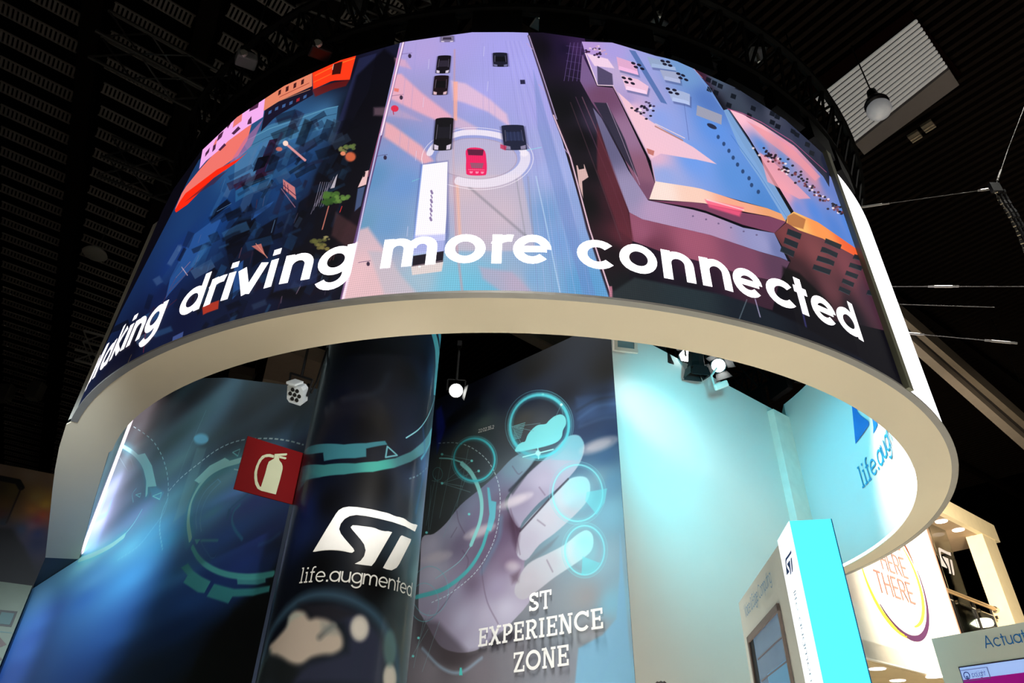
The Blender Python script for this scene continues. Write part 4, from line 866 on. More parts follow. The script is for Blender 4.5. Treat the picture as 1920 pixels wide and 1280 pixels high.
# --- wall with the great hand
HC = azdir(10.0) * 8.16; HAZ = -47.0
HW, hw_uv = wall_canvas(1280, HC, HAZ, -.02, 4.9, -1.2, 5.95, (60, 70, 76), 125, .75)
def paint_hand(c):
    P, L = c.poly, c.line; Z6 = lambda q: zoomed(760, 820, 2.782, q); Z2 = lambda q: zoomed(790, 620, 4.923, q)
    c.fill([(830, 745, (10, 16, 34)), (900, 720, (6, 10, 30)), (1000, 690, (4, 6, 10)), (1140, 690, (4, 8, 14)), (950, 745, (12, 22, 48)), (900, 770, (24, 38, 54)), (905, 795, (66, 82, 82)), (860, 840, (72, 78, 78)), (840, 860, (70, 78, 78)), (830, 800, (16, 22, 60)), (1000, 740, (14, 26, 50)), (1060, 735, (10, 18, 34)), (1130, 745, (14, 30, 54)), (1110, 770, (48, 74, 118)), (1150, 770, (40, 66, 108)), (1100, 800, (40, 60, 96)), (1150, 810, (36, 62, 104)), (1140, 850, (60, 100, 140)), (1150, 900, (90, 140, 172)),
            (1150, 960, (112, 166, 190)), (1120, 900, (110, 150, 170)), (1130, 1050, (128, 164, 182)), (1150, 1130, (118, 170, 194)), (1175, 1270, (116, 164, 192)), (1100, 1120, (136, 140, 146)), (1110, 1180, (134, 138, 146)), (1000, 1110, (124, 128, 138)), (870, 1160, (70, 66, 72)), (800, 1250, (118, 114, 124)), (900, 1260, (112, 108, 118)), (850, 1220, (72, 66, 70)), (1050, 1260, (124, 128, 140)), (960, 1230, (116, 116, 126)), (940, 900, (80, 92, 98)), (830, 930, (60, 66, 66)), (810, 1000, (54, 58, 60)), (1080, 1000, (120, 160, 176)), (1000, 870, (74, 84, 92)), (980, 790, (62, 64, 64)), (1010, 800, (64, 70, 78)), (770, 820, (20, 30, 110)), (1190, 1400, (110, 160, 190)), (700, 1000, (40, 50, 60)), (1000, 500, (4, 6, 10))])
    P([(1163, 1000), (1166, 1030), (1190, 1320), (1075, 1320), (1085, 1215), (1130, 1190), (1156, 1160), (1162, 1080)], (116, 166, 198), .95, 5)
    P([(1080, 745), (1160, 735), (1160, 775), (1100, 790), (1085, 800)], (62, 96, 146), .35, 14); L([(1085, 785), (1120, 762), (1160, 756)], 4, (90, 130, 180), .35, 8, smooth=True); L([(1088, 800), (1130, 785), (1160, 782)], 3, (100, 130, 170), .3, 8, smooth=True); L([(1082, 770), (1118, 750), (1160, 742)], 3, (20, 26, 36), .5, 8, smooth=True)
    P([(800, 830), (850, 775), (900, 740), (900, 765), (860, 790)], (4, 5, 10), .7, 18); P([(818, 770), (828, 760), (836, 800), (820, 850)], (30, 50, 190), .6, 10)
    # the hand
    hand = (160, 162, 190); sh = (118, 108, 130); lt = (176, 178, 202)
    P(Z6([(90, 522), (150, 502), (215, 446), (290, 352), (400, 262), (480, 190), (560, 108), (640, 70), (705, 72), (668, 135), (560, 268), (520, 350), (600, 470), (640, 520), (620, 700), (660, 830), (560, 960), (490, 1025), (400, 1095), (330, 1120), (255, 1118), (190, 1092), (150, 1040), (120, 985), (90, 935), (70, 880), (80, 650)]), 0, grad=[(*p, cc) for p, cc in zip(Z6([(120, 560), (230, 470), (330, 350), (450, 250), (560, 150), (640, 95), (380, 430), (500, 330), (580, 440), (300, 560), (420, 600), (480, 520), (540, 640), (160, 700), (250, 800), (350, 760), (480, 780), (600, 760), (300, 950), (430, 930), (250, 1080), (350, 1080), (180, 990), (520, 900)]), [(188, 186, 208), (160, 164, 190), (128, 136, 164), (112, 120, 150), (110, 140, 160), (120, 160, 176), (120, 116, 146), (104, 98, 124), (70, 52, 72), (112, 104, 130), (104, 92, 118), (96, 80, 108), (116, 100, 126), (184, 184, 206), (150, 148, 176), (112, 100, 124), (150, 142, 170), (160, 154, 176), (166, 164, 190), (172, 168, 192), (142, 136, 162), (168, 166, 190), (148, 140, 166), (182, 180, 202)])], blur=2.5, smooth=True)
    fing = [([(548, 300), (640, 190), (740, 100), (800, 40), (850, -5), (905, -10), (935, 40), (922, 110), (880, 180), (800, 262), (700, 340), (620, 430), (590, 470), (540, 380)], [((620, 330), (140, 134, 160)), ((720, 220), (164, 162, 186)), ((830, 120), (164, 178, 200)), ((900, 20), (130, 180, 206)), ((700, 320), (150, 146, 170))]),
            ([(600, 490), (660, 410), (760, 310), (840, 228), (900, 204), (948, 212), (966, 260), (950, 330), (880, 410), (780, 500), (700, 560), (630, 640), (580, 600)], [((640, 540), (170, 168, 186)), ((740, 420), (178, 180, 194)), ((850, 310), (176, 196, 208)), ((930, 250), (150, 206, 222)), ((880, 380), (164, 176, 190))]),
            ([(580, 760), (640, 660), (740, 608), (830, 560), (900, 505), (948, 484), (980, 516), (972, 590), (900, 650), (780, 730), (690, 800), (620, 845), (575, 820)], [((640, 740), (176, 174, 186)), ((760, 650), (176, 180, 192)), ((860, 590), (180, 206, 214)), ((940, 530), (150, 222, 230)), ((650, 810), (170, 168, 180))])]
    for pts, g in fing: P(Z6(pts), 0, grad=[(*Z6([p])[0], cc) for p, cc in g], blur=3, smooth=True)
    L(Z6([(600, 488), (680, 400), (780, 290), (850, 218)]), 4, (48, 44, 56), .85, 2.5, smooth=True); L(Z6([(545, 275), (600, 220), (660, 150), (705, 75)]), 5, (40, 46, 58), .8, 5, smooth=True); P(Z6([(545, 280), (600, 210), (700, 100), (745, 95), (640, 190), (560, 300)]), (44, 50, 60), .6, 6)
    P(Z6([(630, 665), (665, 620), (740, 560), (800, 515), (760, 570), (690, 625)]), (104, 116, 128), .7, 6); P(Z6([(540, 380), (600, 480), (585, 600), (560, 540)]), (60, 40, 60), .6, 12); P(Z6([(550, 720), (600, 690), (590, 750), (560, 760)]), (80, 60, 76), .6, 12)
    for q in ([(270, 385), (280, 440), (310, 500)], [(400, 640), (405, 740), (430, 860), (485, 970)], [(300, 590), (330, 650), (280, 760), (180, 900), (120, 960)], [(550, 370), (570, 450), (600, 610)], [(240, 520), (270, 470)], [(700, 260), (730, 300)], [(690, 430), (730, 460)], [(740, 640), (770, 700)], [(560, 150), (590, 190), (610, 180)]): L(Z6(q), 1.8, (84, 66, 88), .5, 3, smooth=True)
    for cx, cy, rx, ry, ro, al in ((575, 330, 100, 26, -22, .75), (390, 490, 90, 28, -22, .8), (165, 625, 85, 30, -14, .6), (1010, 40, 110, 34, -20, .75), (560, 670, 40, 30, 0, .5)):
        for k in (1.0, .6): c.ell(*Z6([(cx, cy)])[0], rx * k / 2.782, ry * k / 2.782, (214, 206, 214), al * .6, 10, ro)
    P(Z6([(60, 950), (170, 960), (330, 1120), (420, 1110), (300, 1200), (150, 1180), (60, 1060)]), (56, 50, 56), .55, 16); P(Z6([(440, 1060), (560, 1000), (600, 1040), (460, 1110)]), (50, 48, 58), .7, 12)
    # big arc of the scope
    L(Z6([(180, 108), (240, 112), (295, 130)]), 3, (140, 226, 226), .9, 1.5, smooth=True); L(Z6([(295, 135), (345, 185), (385, 270), (400, 350), (390, 440), (345, 558)]), 9, (142, 226, 224), .9, 2, smooth=True)
    L(Z6([(432, 480), (395, 590), (320, 700), (200, 790), (60, 832)]), 8, (70, 186, 190), .85, 2.5, smooth=True); L(Z6([(340, 570), (280, 650), (160, 735)]), 1.8, (150, 220, 226), .7, smooth=True)
    P(Z6([(428, 260), (440, 262), (450, 330), (476, 336), (470, 420), (448, 490), (425, 480), (440, 400)]), (92, 204, 220), .75, 3); L(Z6([(500, 420), (490, 520), (440, 620), (400, 700)]), 10, (90, 140, 170), .35, 8, smooth=True)
    c.dashes(Z6([(175, 30), (260, 28), (340, 50), (420, 110), (470, 190), (495, 290), (490, 420), (455, 560), (370, 700), (240, 810), (140, 860)]), 1.6, (206, 236, 240), 4, 4, .8, 1.2)
    # small dials
    for k, (wd, al) in enumerate(((12, .25), (4.5, .95))): c.ring(*Z6([(361, 116)])[0], 38.5, 40, wd, (74, 200, 214), al, 4 - 2 * k)
    c.ring(*Z6([(361, 116)])[0], 43, 44, 1, (110, 190, 200), .6)
    for k, (wd, al) in enumerate(((16, .3), (6.5, .95))): c.ring(1012, 798, 55, 58, wd, (84, 206, 224), al, 5 - 2 * k, 12)
    c.ring(1012, 797, 64, 66, 1, (110, 180, 200), .7, 1, 12); c.ring(1013, 798, 60, 62, 1, (110, 190, 206), .6, 1, 12)
    P(Z2([(880, 1120), (890, 1060), (930, 1030), (960, 1020), (985, 960), (1030, 905), (1080, 870), (1150, 860), (1180, 830), (1230, 790), (1290, 772), (1330, 800), (1338, 860), (1310, 920), (1296, 985), (1240, 1036), (1100, 1080)]), (124, 224, 234), .95, 1.5, smooth=True)
    P(Z2([(880, 1120), (1100, 1082), (1240, 1040), (1300, 985), (1290, 1040), (1240, 1100), (1130, 1160), (1000, 1170), (900, 1160)]), (80, 120, 140), .35, 6)
    L(Z2([(940, 1165), (1220, 1095)]), 2.5, (160, 236, 240), .9); L(Z2([(1078, 1085), (1085, 1180)]), 3, (150, 236, 240), .8); c.ell(*Z2([(1080, 1130)])[0], 5, 5, (170, 240, 244), .8, 3)
    for k in range(9): L(Z2([(858, 880 + 15 * k), (960 - 5 * k, 850 + 14 * k + 3 * k)]), 1.6, (110, 190, 200), .8)
    for q in ([(835, 885), (1100, 855)], [(840, 885), (1040, 925)], [(1295, 680), (1240, 800)], [(1295, 680), (1310, 780)], [(840, 885), (920, 1030)]): L(Z2(q), 1, (120, 170, 180), .7)
    c.ell(*Z2([(1295, 682)])[0], 2.5, 2.5, (200, 250, 250), 1, 2); c.ell(*Z2([(1125, 588)])[0], 2.5, 1.8, (110, 220, 226), 1, 2)
    P(Z2([(1335, 985), (1400, 965), (1460, 970), (1500, 1030), (1490, 1150), (1460, 1200), (1200, 1190), (1300, 1060)]), (110, 196, 214), .5, 5)
    for (cx, cy), r1, wdg in (((900, 290), (47, 53), [(940, 330), (948, 285), (1054, 266), (1040, 340), (1000, 404)]), ((937, 588), (37, 46), [(920, 718), (926, 620), (1018, 655), (985, 700)])):
        o_ = Z6([(cx, cy)])[0]; c.ring(*o_, *r1, 7, (100, 206, 220), .28, 5); c.ring(*o_, *r1, 2.2, (126, 220, 230), .75, 1.5); c.ring(*o_, r1[0] + 6, r1[1] + 6, 1, (120, 196, 210), .5); P(Z6(wdg), (100, 204, 216), .6, 2); c.ell(*o_, r1[0] * .6, r1[1] * .6, (120, 214, 226), .25, 16)
    # constellation lines
    for a, b_ in (((195, 90), (350, 120)), ((350, 120), (195, 240)), ((195, 240), (385, 175)), ((130, 480), (190, 100)), ((110, 460), (160, 200)), ((180, 420), (250, 90)), ((270, 360), (330, 60)), ((120, 500), (135, 250)), ((195, 240), (340, 285)), ((60, 1100), (130, 900)), ((45, 1200), (100, 940)), ((90, 1220), (180, 960)), ((30, 1150), (120, 1000)), ((200, 520), (330, 180)), ((140, 225), (300, 255))): L(Z6([a, b_]), 1, (130, 190, 196), .55)
    for a in ((193, 88), (348, 122), (193, 239), (384, 175), (334, 400), (112, 496), (70, 1045), (42, 1140)): c.ell(*Z6([a])[0], 2.4, 2.4, (120, 226, 226), 1, 2)
    for cx, cy, r_ in ((130, 800, 46), (100, 860, 36), (170, 190, 12)): c.ring(*Z6([(cx, cy)])[0], r_ * .75, r_, 1.4, (100, 206, 214), .5)
    L(Z6([(90, 1100), (190, 1200), (290, 1225), (400, 1150)]), 5, (140, 170, 196), .6, 4, smooth=True); P(Z6([(286, 1200), (296, 1200), (300, 1240), (282, 1240)]), (70, 196, 190), .9, 2)
paint_hand(HW)
hw = thing('graphic_wall', up((HC[0], HC[1], -1.2)), 'tall graphic wall with a great hand touching round dials behind the column', 'wall')
ol = [(0, -1.2), (0, 5.88), (4.85, 5.88), (4.85, -1.2)]
wall_body('wall_panel', hw, HC, HAZ, ol, .12, m_darkcore)
wall_sheet('print', hw, HC, HAZ, ol, HW, image_mat('hand_print', HW, rough=.5))
hd = azdir(HAZ); hn = -np.array([math.cos(math.radians(HAZ)), -math.sin(math.radians(HAZ))]); hn = hn if hn @ HC < 0 else -hn
def hw_place(xl, yb, xr, yr, adv, lines):
    """text line from its photo start and end of the base line"""
    s0, z0 = hw_uv(xl, yb); s1, z1 = hw_uv(xr, yr); k = (s1 - s0) / adv
    return lambda u, v, kk: up((*(HC + hd * (s0 + u * k) + hn * (.016 + .0004 * kk)), z0 + v * lines + (z1 - z0) * u / adv))
for txt, a, b_, hgt in (('ST', (993, 1147), (1036, 1140), .225), ('EXPERIENCE', (897, 1213), (1136, 1178), .225), ('ZONE', (964, 1261), (1070, 1247), .225)):
    st, adv = text_strokes(txt, .17, .07, slab); mb_ = MB(); strokes_mesh(mb_, st, .17, hw_place(*a, *b_, adv, hgt)); mb_.build('slab_lettering', m_vinyl_white, hw)
st, adv = text_strokes('22.02.35.2', .12, .14); mb_ = MB(); strokes_mesh(mb_, st, .12, hw_place(898, 812, 928, 804, adv, .045)); mb_.build('dial_lettering', m_vinyl_white, hw)

# --- plain white wall
WAZ = 52.4
ww = thing('plain_wall', up((HC[0], HC[1], -1.2)), 'plain white wall washed in cyan light right of the hand graphic', 'wall')
wall_body('wall_panel', ww, HC, WAZ, [(0, -1.2), (0, 5.83), (4.35, 5.83), (4.35, -1.2)], .12, mat('wall_white', (226, 226, 220), .55, noise=.012, scale=1.5))

# --- column wrapped in print
CV = Canvas(1100, 2500, -math.pi / 2 * RC, .45, math.pi * RC, 3.9, lambda x, y: (lambda q: (q[0] * math.radians(1) * RC, q[1]))(cyl(x, y, CC, RC)), (8, 8, 12), 240)
def paint_col(c):
    P, L = c.poly, c.line; Z7 = lambda q: zoomed(520, 680, 4.8, q); Z2 = lambda q: zoomed(790, 620, 4.923, q); Zg = lambda q: zoomed(460, 1080, 5.647, q); Zl = lambda q: zoomed(540, 930, 6.4, q)
    c.fill([(640, 680, (4, 6, 14)), (700, 700, (4, 5, 12)), (760, 700, (10, 10, 16)), (790, 680, (14, 20, 40)), (640, 760, (3, 6, 22)), (700, 800, (6, 6, 9)), (790, 780, (14, 18, 34)), (812, 700, (30, 70, 110)), (770, 860, (20, 22, 34)), (780, 900, (40, 52, 74)), (796, 880, (60, 84, 130)), (600, 870, (6, 12, 28)), (570, 960, (14, 26, 66)), (560, 1000, (20, 32, 70)), (620, 940, (8, 9, 14)), (700, 910, (7, 7, 8)), (600, 1060, (8, 9, 12)), (760, 950, (34, 38, 46)), (790, 980, (70, 100, 130)), (770, 1040, (60, 80, 92)), (780, 1080, (90, 130, 140)), (700, 1090, (10, 10, 12)), (560, 1120, (12, 16, 26)), (640, 1110, (22, 28, 38)), (520, 1180, (14, 18, 28)), (540, 1250, (24, 28, 32)), (760, 1130, (56, 66, 72)), (765, 1200, (66, 78, 82)), (500, 1260, (40, 50, 60))])  # bluish edge tones put the glossy rim reflections into the print colour
    P(Z7([(215, 800), (290, 752), (600, 735), (800, 722), (970, 702), (990, 735), (800, 772), (800, 845), (700, 858), (420, 884), (412, 808), (320, 820), (215, 842)]), (48, 104, 116), .95, 3)
    P(Z7([(160, 940), (420, 918), (700, 905), (900, 886), (1060, 858), (1200, 800), (1310, 710), (1380, 600), (1412, 560), (1395, 690), (1320, 810), (1200, 890), (1050, 945), (860, 982), (600, 1005), (380, 1030), (200, 1080)]), 0, grad=[(*Z7([p])[0], cc) for p, cc in (((200, 980), (40, 86, 104)), ((600, 955), (46, 104, 108)), ((900, 930), (56, 140, 130)), ((1150, 880), (54, 96, 104)), ((1330, 740), (74, 128, 144)), ((1400, 600), (90, 180, 200)))], blur=3)
    P(Z7([(150, 960), (380, 1025), (260, 1060), (200, 1150), (60, 1160)]), (44, 92, 104), .8, 8)
    L(Z7([(990, 752), (1078, 832), (975, 850)]), 3, (90, 150, 160), .95, 2, closed=True)
    P(Z2([(90, 20), (132, 20), (160, 130), (166, 260), (150, 420), (138, 605), (114, 590), (120, 470), (132, 330), (128, 180), (108, 80)]), (92, 196, 220), 1, 2)
    P(Z2([(152, 20), (176, 20), (190, 100), (206, 112), (204, 250), (186, 480), (170, 600), (176, 420), (178, 250), (168, 100)]), (80, 186, 216), 1, 2)
    L(Z2([(170, 580), (155, 700), (130, 850), (110, 950), (70, 1060), (0, 1180)]), 5, (84, 180, 206), .8, 4, smooth=True)
    L(Z7([(1418, 300), (1390, 400), (1340, 510), (1270, 600), (1160, 675)]), 2.5, (130, 200, 210), .9, 1.5, smooth=True)
    L(Z7([(1000, 100), (960, 200), (900, 260), (780, 300), (600, 330)]), 8, (24, 34, 44), .5, 14, smooth=True)
    c.dashes(Z7([(1380, 890), (1330, 960), (1260, 1015), (1180, 1045)]), 2.5, (110, 140, 150), 3, 4, .7, 2)
    L([(793, 800), (796, 870), (780, 960)], 5, (40, 90, 150), .5, 8, smooth=True)
    # the globe
    L(Zg([(180, 900), (260, 620), (420, 380), (620, 230), (850, 190), (1100, 240), (1350, 390), (1500, 590), (1590, 800), (1620, 1100)]), 15, (56, 82, 104), .9, 14, smooth=True)
    P(Zg([(700, 360), (1000, 330), (1250, 420), (1420, 600), (1480, 900), (1440, 1150), (500, 1150), (560, 960), (900, 860), (1080, 800), (1100, 640), (1050, 500)]), (48, 52, 74), .9, 20)
    P(Zg([(560, 290), (900, 300), (1100, 370), (1150, 400), (1000, 470), (720, 450), (640, 380)]), (34, 34, 42), .9, 14)
    P(Zg([(255, 745), (330, 660), (430, 540), (470, 420), (540, 365), (620, 380), (680, 450), (760, 440), (880, 470), (980, 560), (1030, 660), (1020, 760), (930, 820), (820, 830), (700, 860), (590, 930), (500, 930), (380, 860), (270, 820)]), (196, 182, 170), .97, 13, smooth=True)
    P(Zg([(450, 430), (520, 380), (620, 400), (560, 430), (480, 480), (440, 560)]), (150, 180, 176), .4, 10); L(Zg([(790, 640), (860, 570), (930, 520)]), 9, (110, 112, 112), .9, 8); P(Zg([(800, 470), (960, 520), (1000, 620), (860, 620), (800, 560)]), (130, 140, 140), .5, 12)
    for k in (1, .7): c.ell(*Zg([(1210, 550)])[0], 18 * k, 25 * k, (222, 216, 208), .8, 10)
    for k in (1, .7): c.ell(*Zg([(1530, 1080)])[0], 13 * k, 28 * k, (206, 200, 192), .8, 9)
    c.ell(*Zg([(1530, 760)])[0], 12, 34, (96, 130, 132), .7, 12); P(Zg([(200, 880), (330, 840), (430, 930), (640, 960), (500, 1100), (120, 1150)]), (30, 34, 36), .7, 16); L(Zg([(120, 1129), (180, 960), (260, 800)]), 8, (60, 84, 84), .5, 10)
paint_col(CV)
col = thing('wrapped_column', up((CC[0], CC[1], -1.2)), 'round dark column wrapped in print with white mark and globe', 'column')
b = MB(); NS = 96; vs, uvs = [], []
for k in range(NS):
    t = -180 + 360 * k / NS; p = pol(CC, RC - .004, t)
    vs += [up((*p, -1.2)), up((*p, 7.2))]
b.add(vs, [(2 * k, 2 * ((k + 1) % NS), 2 * ((k + 1) % NS) + 1, 2 * k + 1) for k in range(NS)] + [tuple(2 * k + 1 for k in range(NS))]).build('column_core', mat('column_black', (8, 9, 14), .4, coat=.2, spec=.12), col, smooth=False)
me = bpy.data.meshes.new('wrap_print'); O = origin_of(col); vs, fs, uvs = [], [], []
for k in range(61):
    t = -90 + 180 * k / 60; p = pol(CC, RC, t)
    for z in (.45, 4.35): vs.append(tuple(up((*p, z)) - O)); uvs.append((k / 60, (z - .45) / 3.9))
fs = [(2 * k, 2 * k + 2, 2 * k + 3, 2 * k + 1) for k in range(60)]
me.from_pydata(vs, [], fs); ul = me.uv_layers.new()
for lp in me.loops: ul.data[lp.index].uv = uvs[lp.vertex_index]
for p_ in me.polygons: p_.use_smooth = True
me.materials.append(image_mat('column_print', CV, rough=.4, coat=.22, spec=.12)); wr = bpy.data.objects.new('wrap_print', me); COL.objects.link(wr); wr.parent = col
def col_place(lift): return lambda u, v, k: up((*pol(CC, RC + lift + .0003 * k, u / (math.radians(1) * RC)), v))
mb_ = MB()
for q in ST_UV: flat_shape(mb_, q, col_place(.004), .03)
mb_.build('maker_mark', m_vinyl_white, col)['label'] = 'white mark on the dark column'
def col_text(txt, w_, gap, fn, xl, yl, xr, yr, xh):
    st, adv = text_strokes(txt, w_, gap, fn); a = cyl(xl, yl, CC, RC); b_ = cyl(xr, yr, CC, RC); k = (b_[0] - a[0]) / adv
    mb_ = MB(); strokes_mesh(mb_, st, w_, lambda u, v, kk: up((*pol(CC, RC + .005 + .0003 * kk, a[0] + u * k), (a[1] + b_[1]) / 2 + v * xh)), .1); return mb_
zt_ = zoomed(540, 930, 6.4, [(140, 1045), (440, 1035), (455, 1035), (1460, 1205)])
a_ = [cyl(*p, CC, RC) for p in zt_]; print('slogan z', a_)
col_text('life', .13, .12, thin_slab, *zt_[0], *zt_[1], .075).build('slogan_lettering', m_vinyl_white, col)
col_text('.augmented', .14, .07, glyph, *zt_[2], *zt_[3], .075).build('slogan_lettering', m_vinyl_white, col)

# --- flag sign on the column
p_l, p_r = azdir(-22.81) * 5.36, azdir(-17.78) * 5.52
zt, zb = .4294 * 5.52, .3494 * 5.52
sgn = thing('fire_extinguisher_sign', up((*p_r, (zt + zb) / 2)), 'dark red fire extinguisher sign standing out from the dark column', 'sign')
sd = Vector((*(p_r - p_l), 0)); sl = sd.length; sd.normalize(); sn = Vector((-sd.y, sd.x, 0)); sn = -sn if sn.dot(Vector((*p_l, 0))) > 0 else sn
MB().box(up((*((p_l + p_r) / 2), (zt + zb) / 2)), (sl, .012, zt - zb), sd).build('sign_panel', mat('sign_red', (98, 4, 8), .6, spec=.1), sgn); sgp = sgn.children[0]
def sg(x, y, lift):
    az = math.degrees(math.atan2(sd.x, sd.y)); P = at_plane(x, y, p_l, az); return up(P) + sn * lift
Zs = lambda q: zoomed(420, 790, 7.11, q); mb_ = MB(); m_pict = mat('sign_cream', (172, 178, 150), .5)
body = [(485, 878), (545, 690), (570, 590), (590, 540), (640, 510), (660, 500), (668, 440), (720, 435), (728, 500), (730, 520), (762, 560), (775, 600), (774, 640), (740, 780), (684, 976)]
flat_shape(mb_, Zs(body), lambda x, y, k: sg(x, y, .010), 6)
for q in ([(668, 438), (830, 428), (836, 442), (822, 458), (740, 464), (670, 470)], [(728, 462), (822, 482), (824, 498), (810, 510), (728, 490)], [(660, 455), (610, 438), (560, 440), (500, 462), (455, 520), (420, 600), (398, 680), (396, 760), (408, 840), (440, 900), (490, 928), (684, 976), (690, 950), (500, 880), (470, 870), (440, 800), (432, 720), (438, 660), (462, 580), (496, 520), (540, 482), (590, 476), (655, 490)]):
    flat_shape(mb_, Zs(q), lambda x, y, k: sg(x, y, .0105), 6)
mb_.build('pictogram', m_pict, sgp)['label'] = 'cream extinguisher pictogram with hose'
MB().box(up((*(p_r + (CC - p_r) * .05), (zt + zb) / 2)), (.1, .03, .3), sd).build('bracket', m_black, sgn)

# ------------------------------------------------------------------ stage lights inside the ring
def stage_light(px, py, dist, size, aim, label, doors, hang=.9, square=False, yoke_mat=None, lens_mat=None, body_mat=None, name='stage_light', group=None):
    """lamp housing with lens, yoke, clamp and barn doors; doors = angles (deg, from up, clockwise seen from the front) with opening"""
    body_mat = body_mat or m_black
    P = up(at_dist(px, py, dist)); d = (Vector(aim) - P).normalized()
    t = thing(name, P, label, 'stage light', group)
    r = size / 2
    hs = MB().lathe(P - d * size * 1.3, d, [(0, r * .55), (size * .2, r * .9), (size * 1.0, r * 1.0), (size * 1.25, r * 1.12), (size * 1.3, r * 1.12)], 8 if square else 24).build('housing', body_mat, t)
    MB().lathe(P + d * .004, d, [(0, r * .96), (r * .18, r * .8), (r * .26, r * .4)], 6 if square else 28).build('lens', lens_mat or m_lens, hs, smooth=not square)
    up_ = Vector((0, 0, 1)); ex = d.cross(up_).normalized(); ey = ex.cross(d).normalized()
    for ang, length, open_ in doors:
        a = math.radians(ang); o_ = ex * math.sin(a) + ey * math.cos(a); s_ = ex * math.cos(a) - ey * math.sin(a)
        b0 = P + o_ * r * 1.1; out = (o_ * math.sin(math.radians(open_)) + d * math.cos(math.radians(open_))); L = length * size
        nn_ = out.cross(s_).normalized() * .008
        MB().prism([b0 - s_ * r * .8, b0 + s_ * r * .8, b0 + out * L + s_ * r * 1.15, b0 + out * L * 1.02 + s_ * r * .5, b0 + out * L - s_ * r * 1.15], nn_).build('barn_door', body_mat, t)
    c0 = P - d * size * .7; yk = yoke_mat or m_black
    MB().path([c0 + ex * r * 1.3, c0 + ex * r * 1.3 + up_ * size * .9, c0 - ex * r * 1.3 + up_ * size * .9, c0 - ex * r * 1.3], .014).build('yoke', yk, t)
    MB().tube(c0 + up_ * size * .9, c0 + up_ * hang, .02).build('hanger', yk, t)
    MB().box(c0 + up_ * hang, (.07, .09, .1)).build('clamp', m_dark, t)
    return t
eye = Vector((0, 0, CAMZ))
stage_light(1285, 667, 9.3, .20, eye + Vector((1.2, -.5, .4)), 'lit stage light with squarish lens above the white wall, left of two', [(255, 1.1, 14), (15, .5, 20)], hang=.55, square=True)
stage_light(1347, 685, 9.3, .21, eye + Vector((0.4, 0, 1.0)), 'lit round stage light with spread barn doors above the white wall', [(285, .9, 30), (108, 1.25, 48), (192, 1.3, 26), (20, .6, 30)], hang=.6)
stage_light(1232, 667, 9.2, .30, (2.0, 9.5, 1.4), 'dark boxy stage light leaning down left of the lit lamps', [(0, .6, 8), (180, .6, 8), (90, .5, 8), (270, .5, 8)], hang=.5, square=True, lens_mat=m_black)
stage_light(1306, 690, 9.1, .25, (2.6, 9.9, 1.2), 'dark boxy stage light hanging between the two lit lamps', [(0, .6, 8), (180, .6, 8), (90, .5, 8), (270, .5, 8)], hang=.75, square=True, lens_mat=m_black)
stage_light(855, 732, 9.4, .22, eye + Vector((0, 0, .6)), 'single blazing round stage light in front of the hand wall', [(260, .9, 14)], hang=.9)
# white flood bracket below the lamps and white frame at the corner of the wall
P0 = up(at_dist(1352, 722, 9.2)); t = thing('flood_lamp', P0, 'white flood lamp head hanging under the round stage light', 'flood lamp')
d = (Vector((3.5, 9.8, 2.0)) - P0).normalized()
MB().box(P0, (.28, .05, .10), (.85, .3, .5), d).build('housing', m_white, t, bevel=.02); MB().path([P0 + Vector((-.1, 0, 0)), P0 + Vector((-.12, 0, .16)), P0 + Vector((-.02, 0, .3))], .016).build('yoke', m_white, t)
P0 = up(at_dist(1172, 640, 8.0)); t = thing('flood_lamp', P0, 'white framed flood lamp at the top corner of the white wall', 'flood lamp')
b = MB(); fx, fz = Vector((.97, .25, .06)).normalized(), Vector((-.15, -.3, .94)).normalized()
for s in (-1, 1): b.box(P0 + fx * .15 * s, (.05, .06, .3), fx, fz); b.box(P0 + fz * .13 * s, (.32, .06, .05), fx, fz)
b.build('frame', m_white, t); MB().box(P0, (.26, .03, .22), fx, fz).build('glass', mat('flood_glass', (110, 140, 150), .2), t); MB().tube(P0 + fz * .15, P0 + fz * .15 + Vector((0, 0, .5)), .015).build('hanger', m_white, t)
# pipe carrying them
p, q = up(at_dist(1140, 612, 9.25)), up(at_dist(1420, 640, 9.4)); p.z = q.z = CAMZ + 7.0
t = thing('lighting_pipe', (p + q) / 2, 'black pipe carrying the stage lights above the white wall', 'pipe'); MB().tube(p, q, .03).build('pipe', m_black, t)
for k in (0, 1): MB().tube(p.lerp(q, .15 + .7 * k), p.lerp(q, .15 + .7 * k) + Vector((0, 0, 5)), .006).build('wire', m_dark, t)

# white LED par head over the left wall
P0 = up(at_dist(553, 740, 5.25)); t = thing('led_par_light', P0, 'small white par light with seven lenses beside the column', 'stage light')
d = (Vector((-2.2, 3.2, 2.0)) - P0).normalized(); ex = d.cross(Vector((0, 0, 1))).normalized(); ex = (ex * .92 + Vector((0, 0, .38))).normalized(); ey = d.cross(ex)
m_par = mat('par_white', (205, 215, 222), .35, .1)
pts = [P0 + ex * .085 * x + ey * .085 * y for x, y in ((-.7, -1), (.7, -1), (1, -.7), (1, .7), (.7, 1), (-.7, 1), (-1, .7), (-1, -.7))]
hs = MB().prism(pts, -d * .09).build('housing', m_par, t)
for k in range(7):
    c_ = P0 if k == 0 else P0 + (ex * math.cos(k * math.pi / 3) + ey * math.sin(k * math.pi / 3)) * .048
    MB().lathe(c_ - d * .002, d, [(0, .017), (.008, .017), (.010, .012)], 14).build('lens', m_black, hs)
MB().box(P0 - ey * .115 + d * .01, (.09, .02, .10), ex, d).build('bracket_plate', m_par, t); MB().path([P0 - ex * .1 - d * .05, P0 - ex * .12 - d * .05 + Vector((0, 0, .16)), P0 + ex * .12 - d * .05 + Vector((0, 0, .16)), P0 + ex * .1 - d * .05], .01).build('yoke', m_black, t)
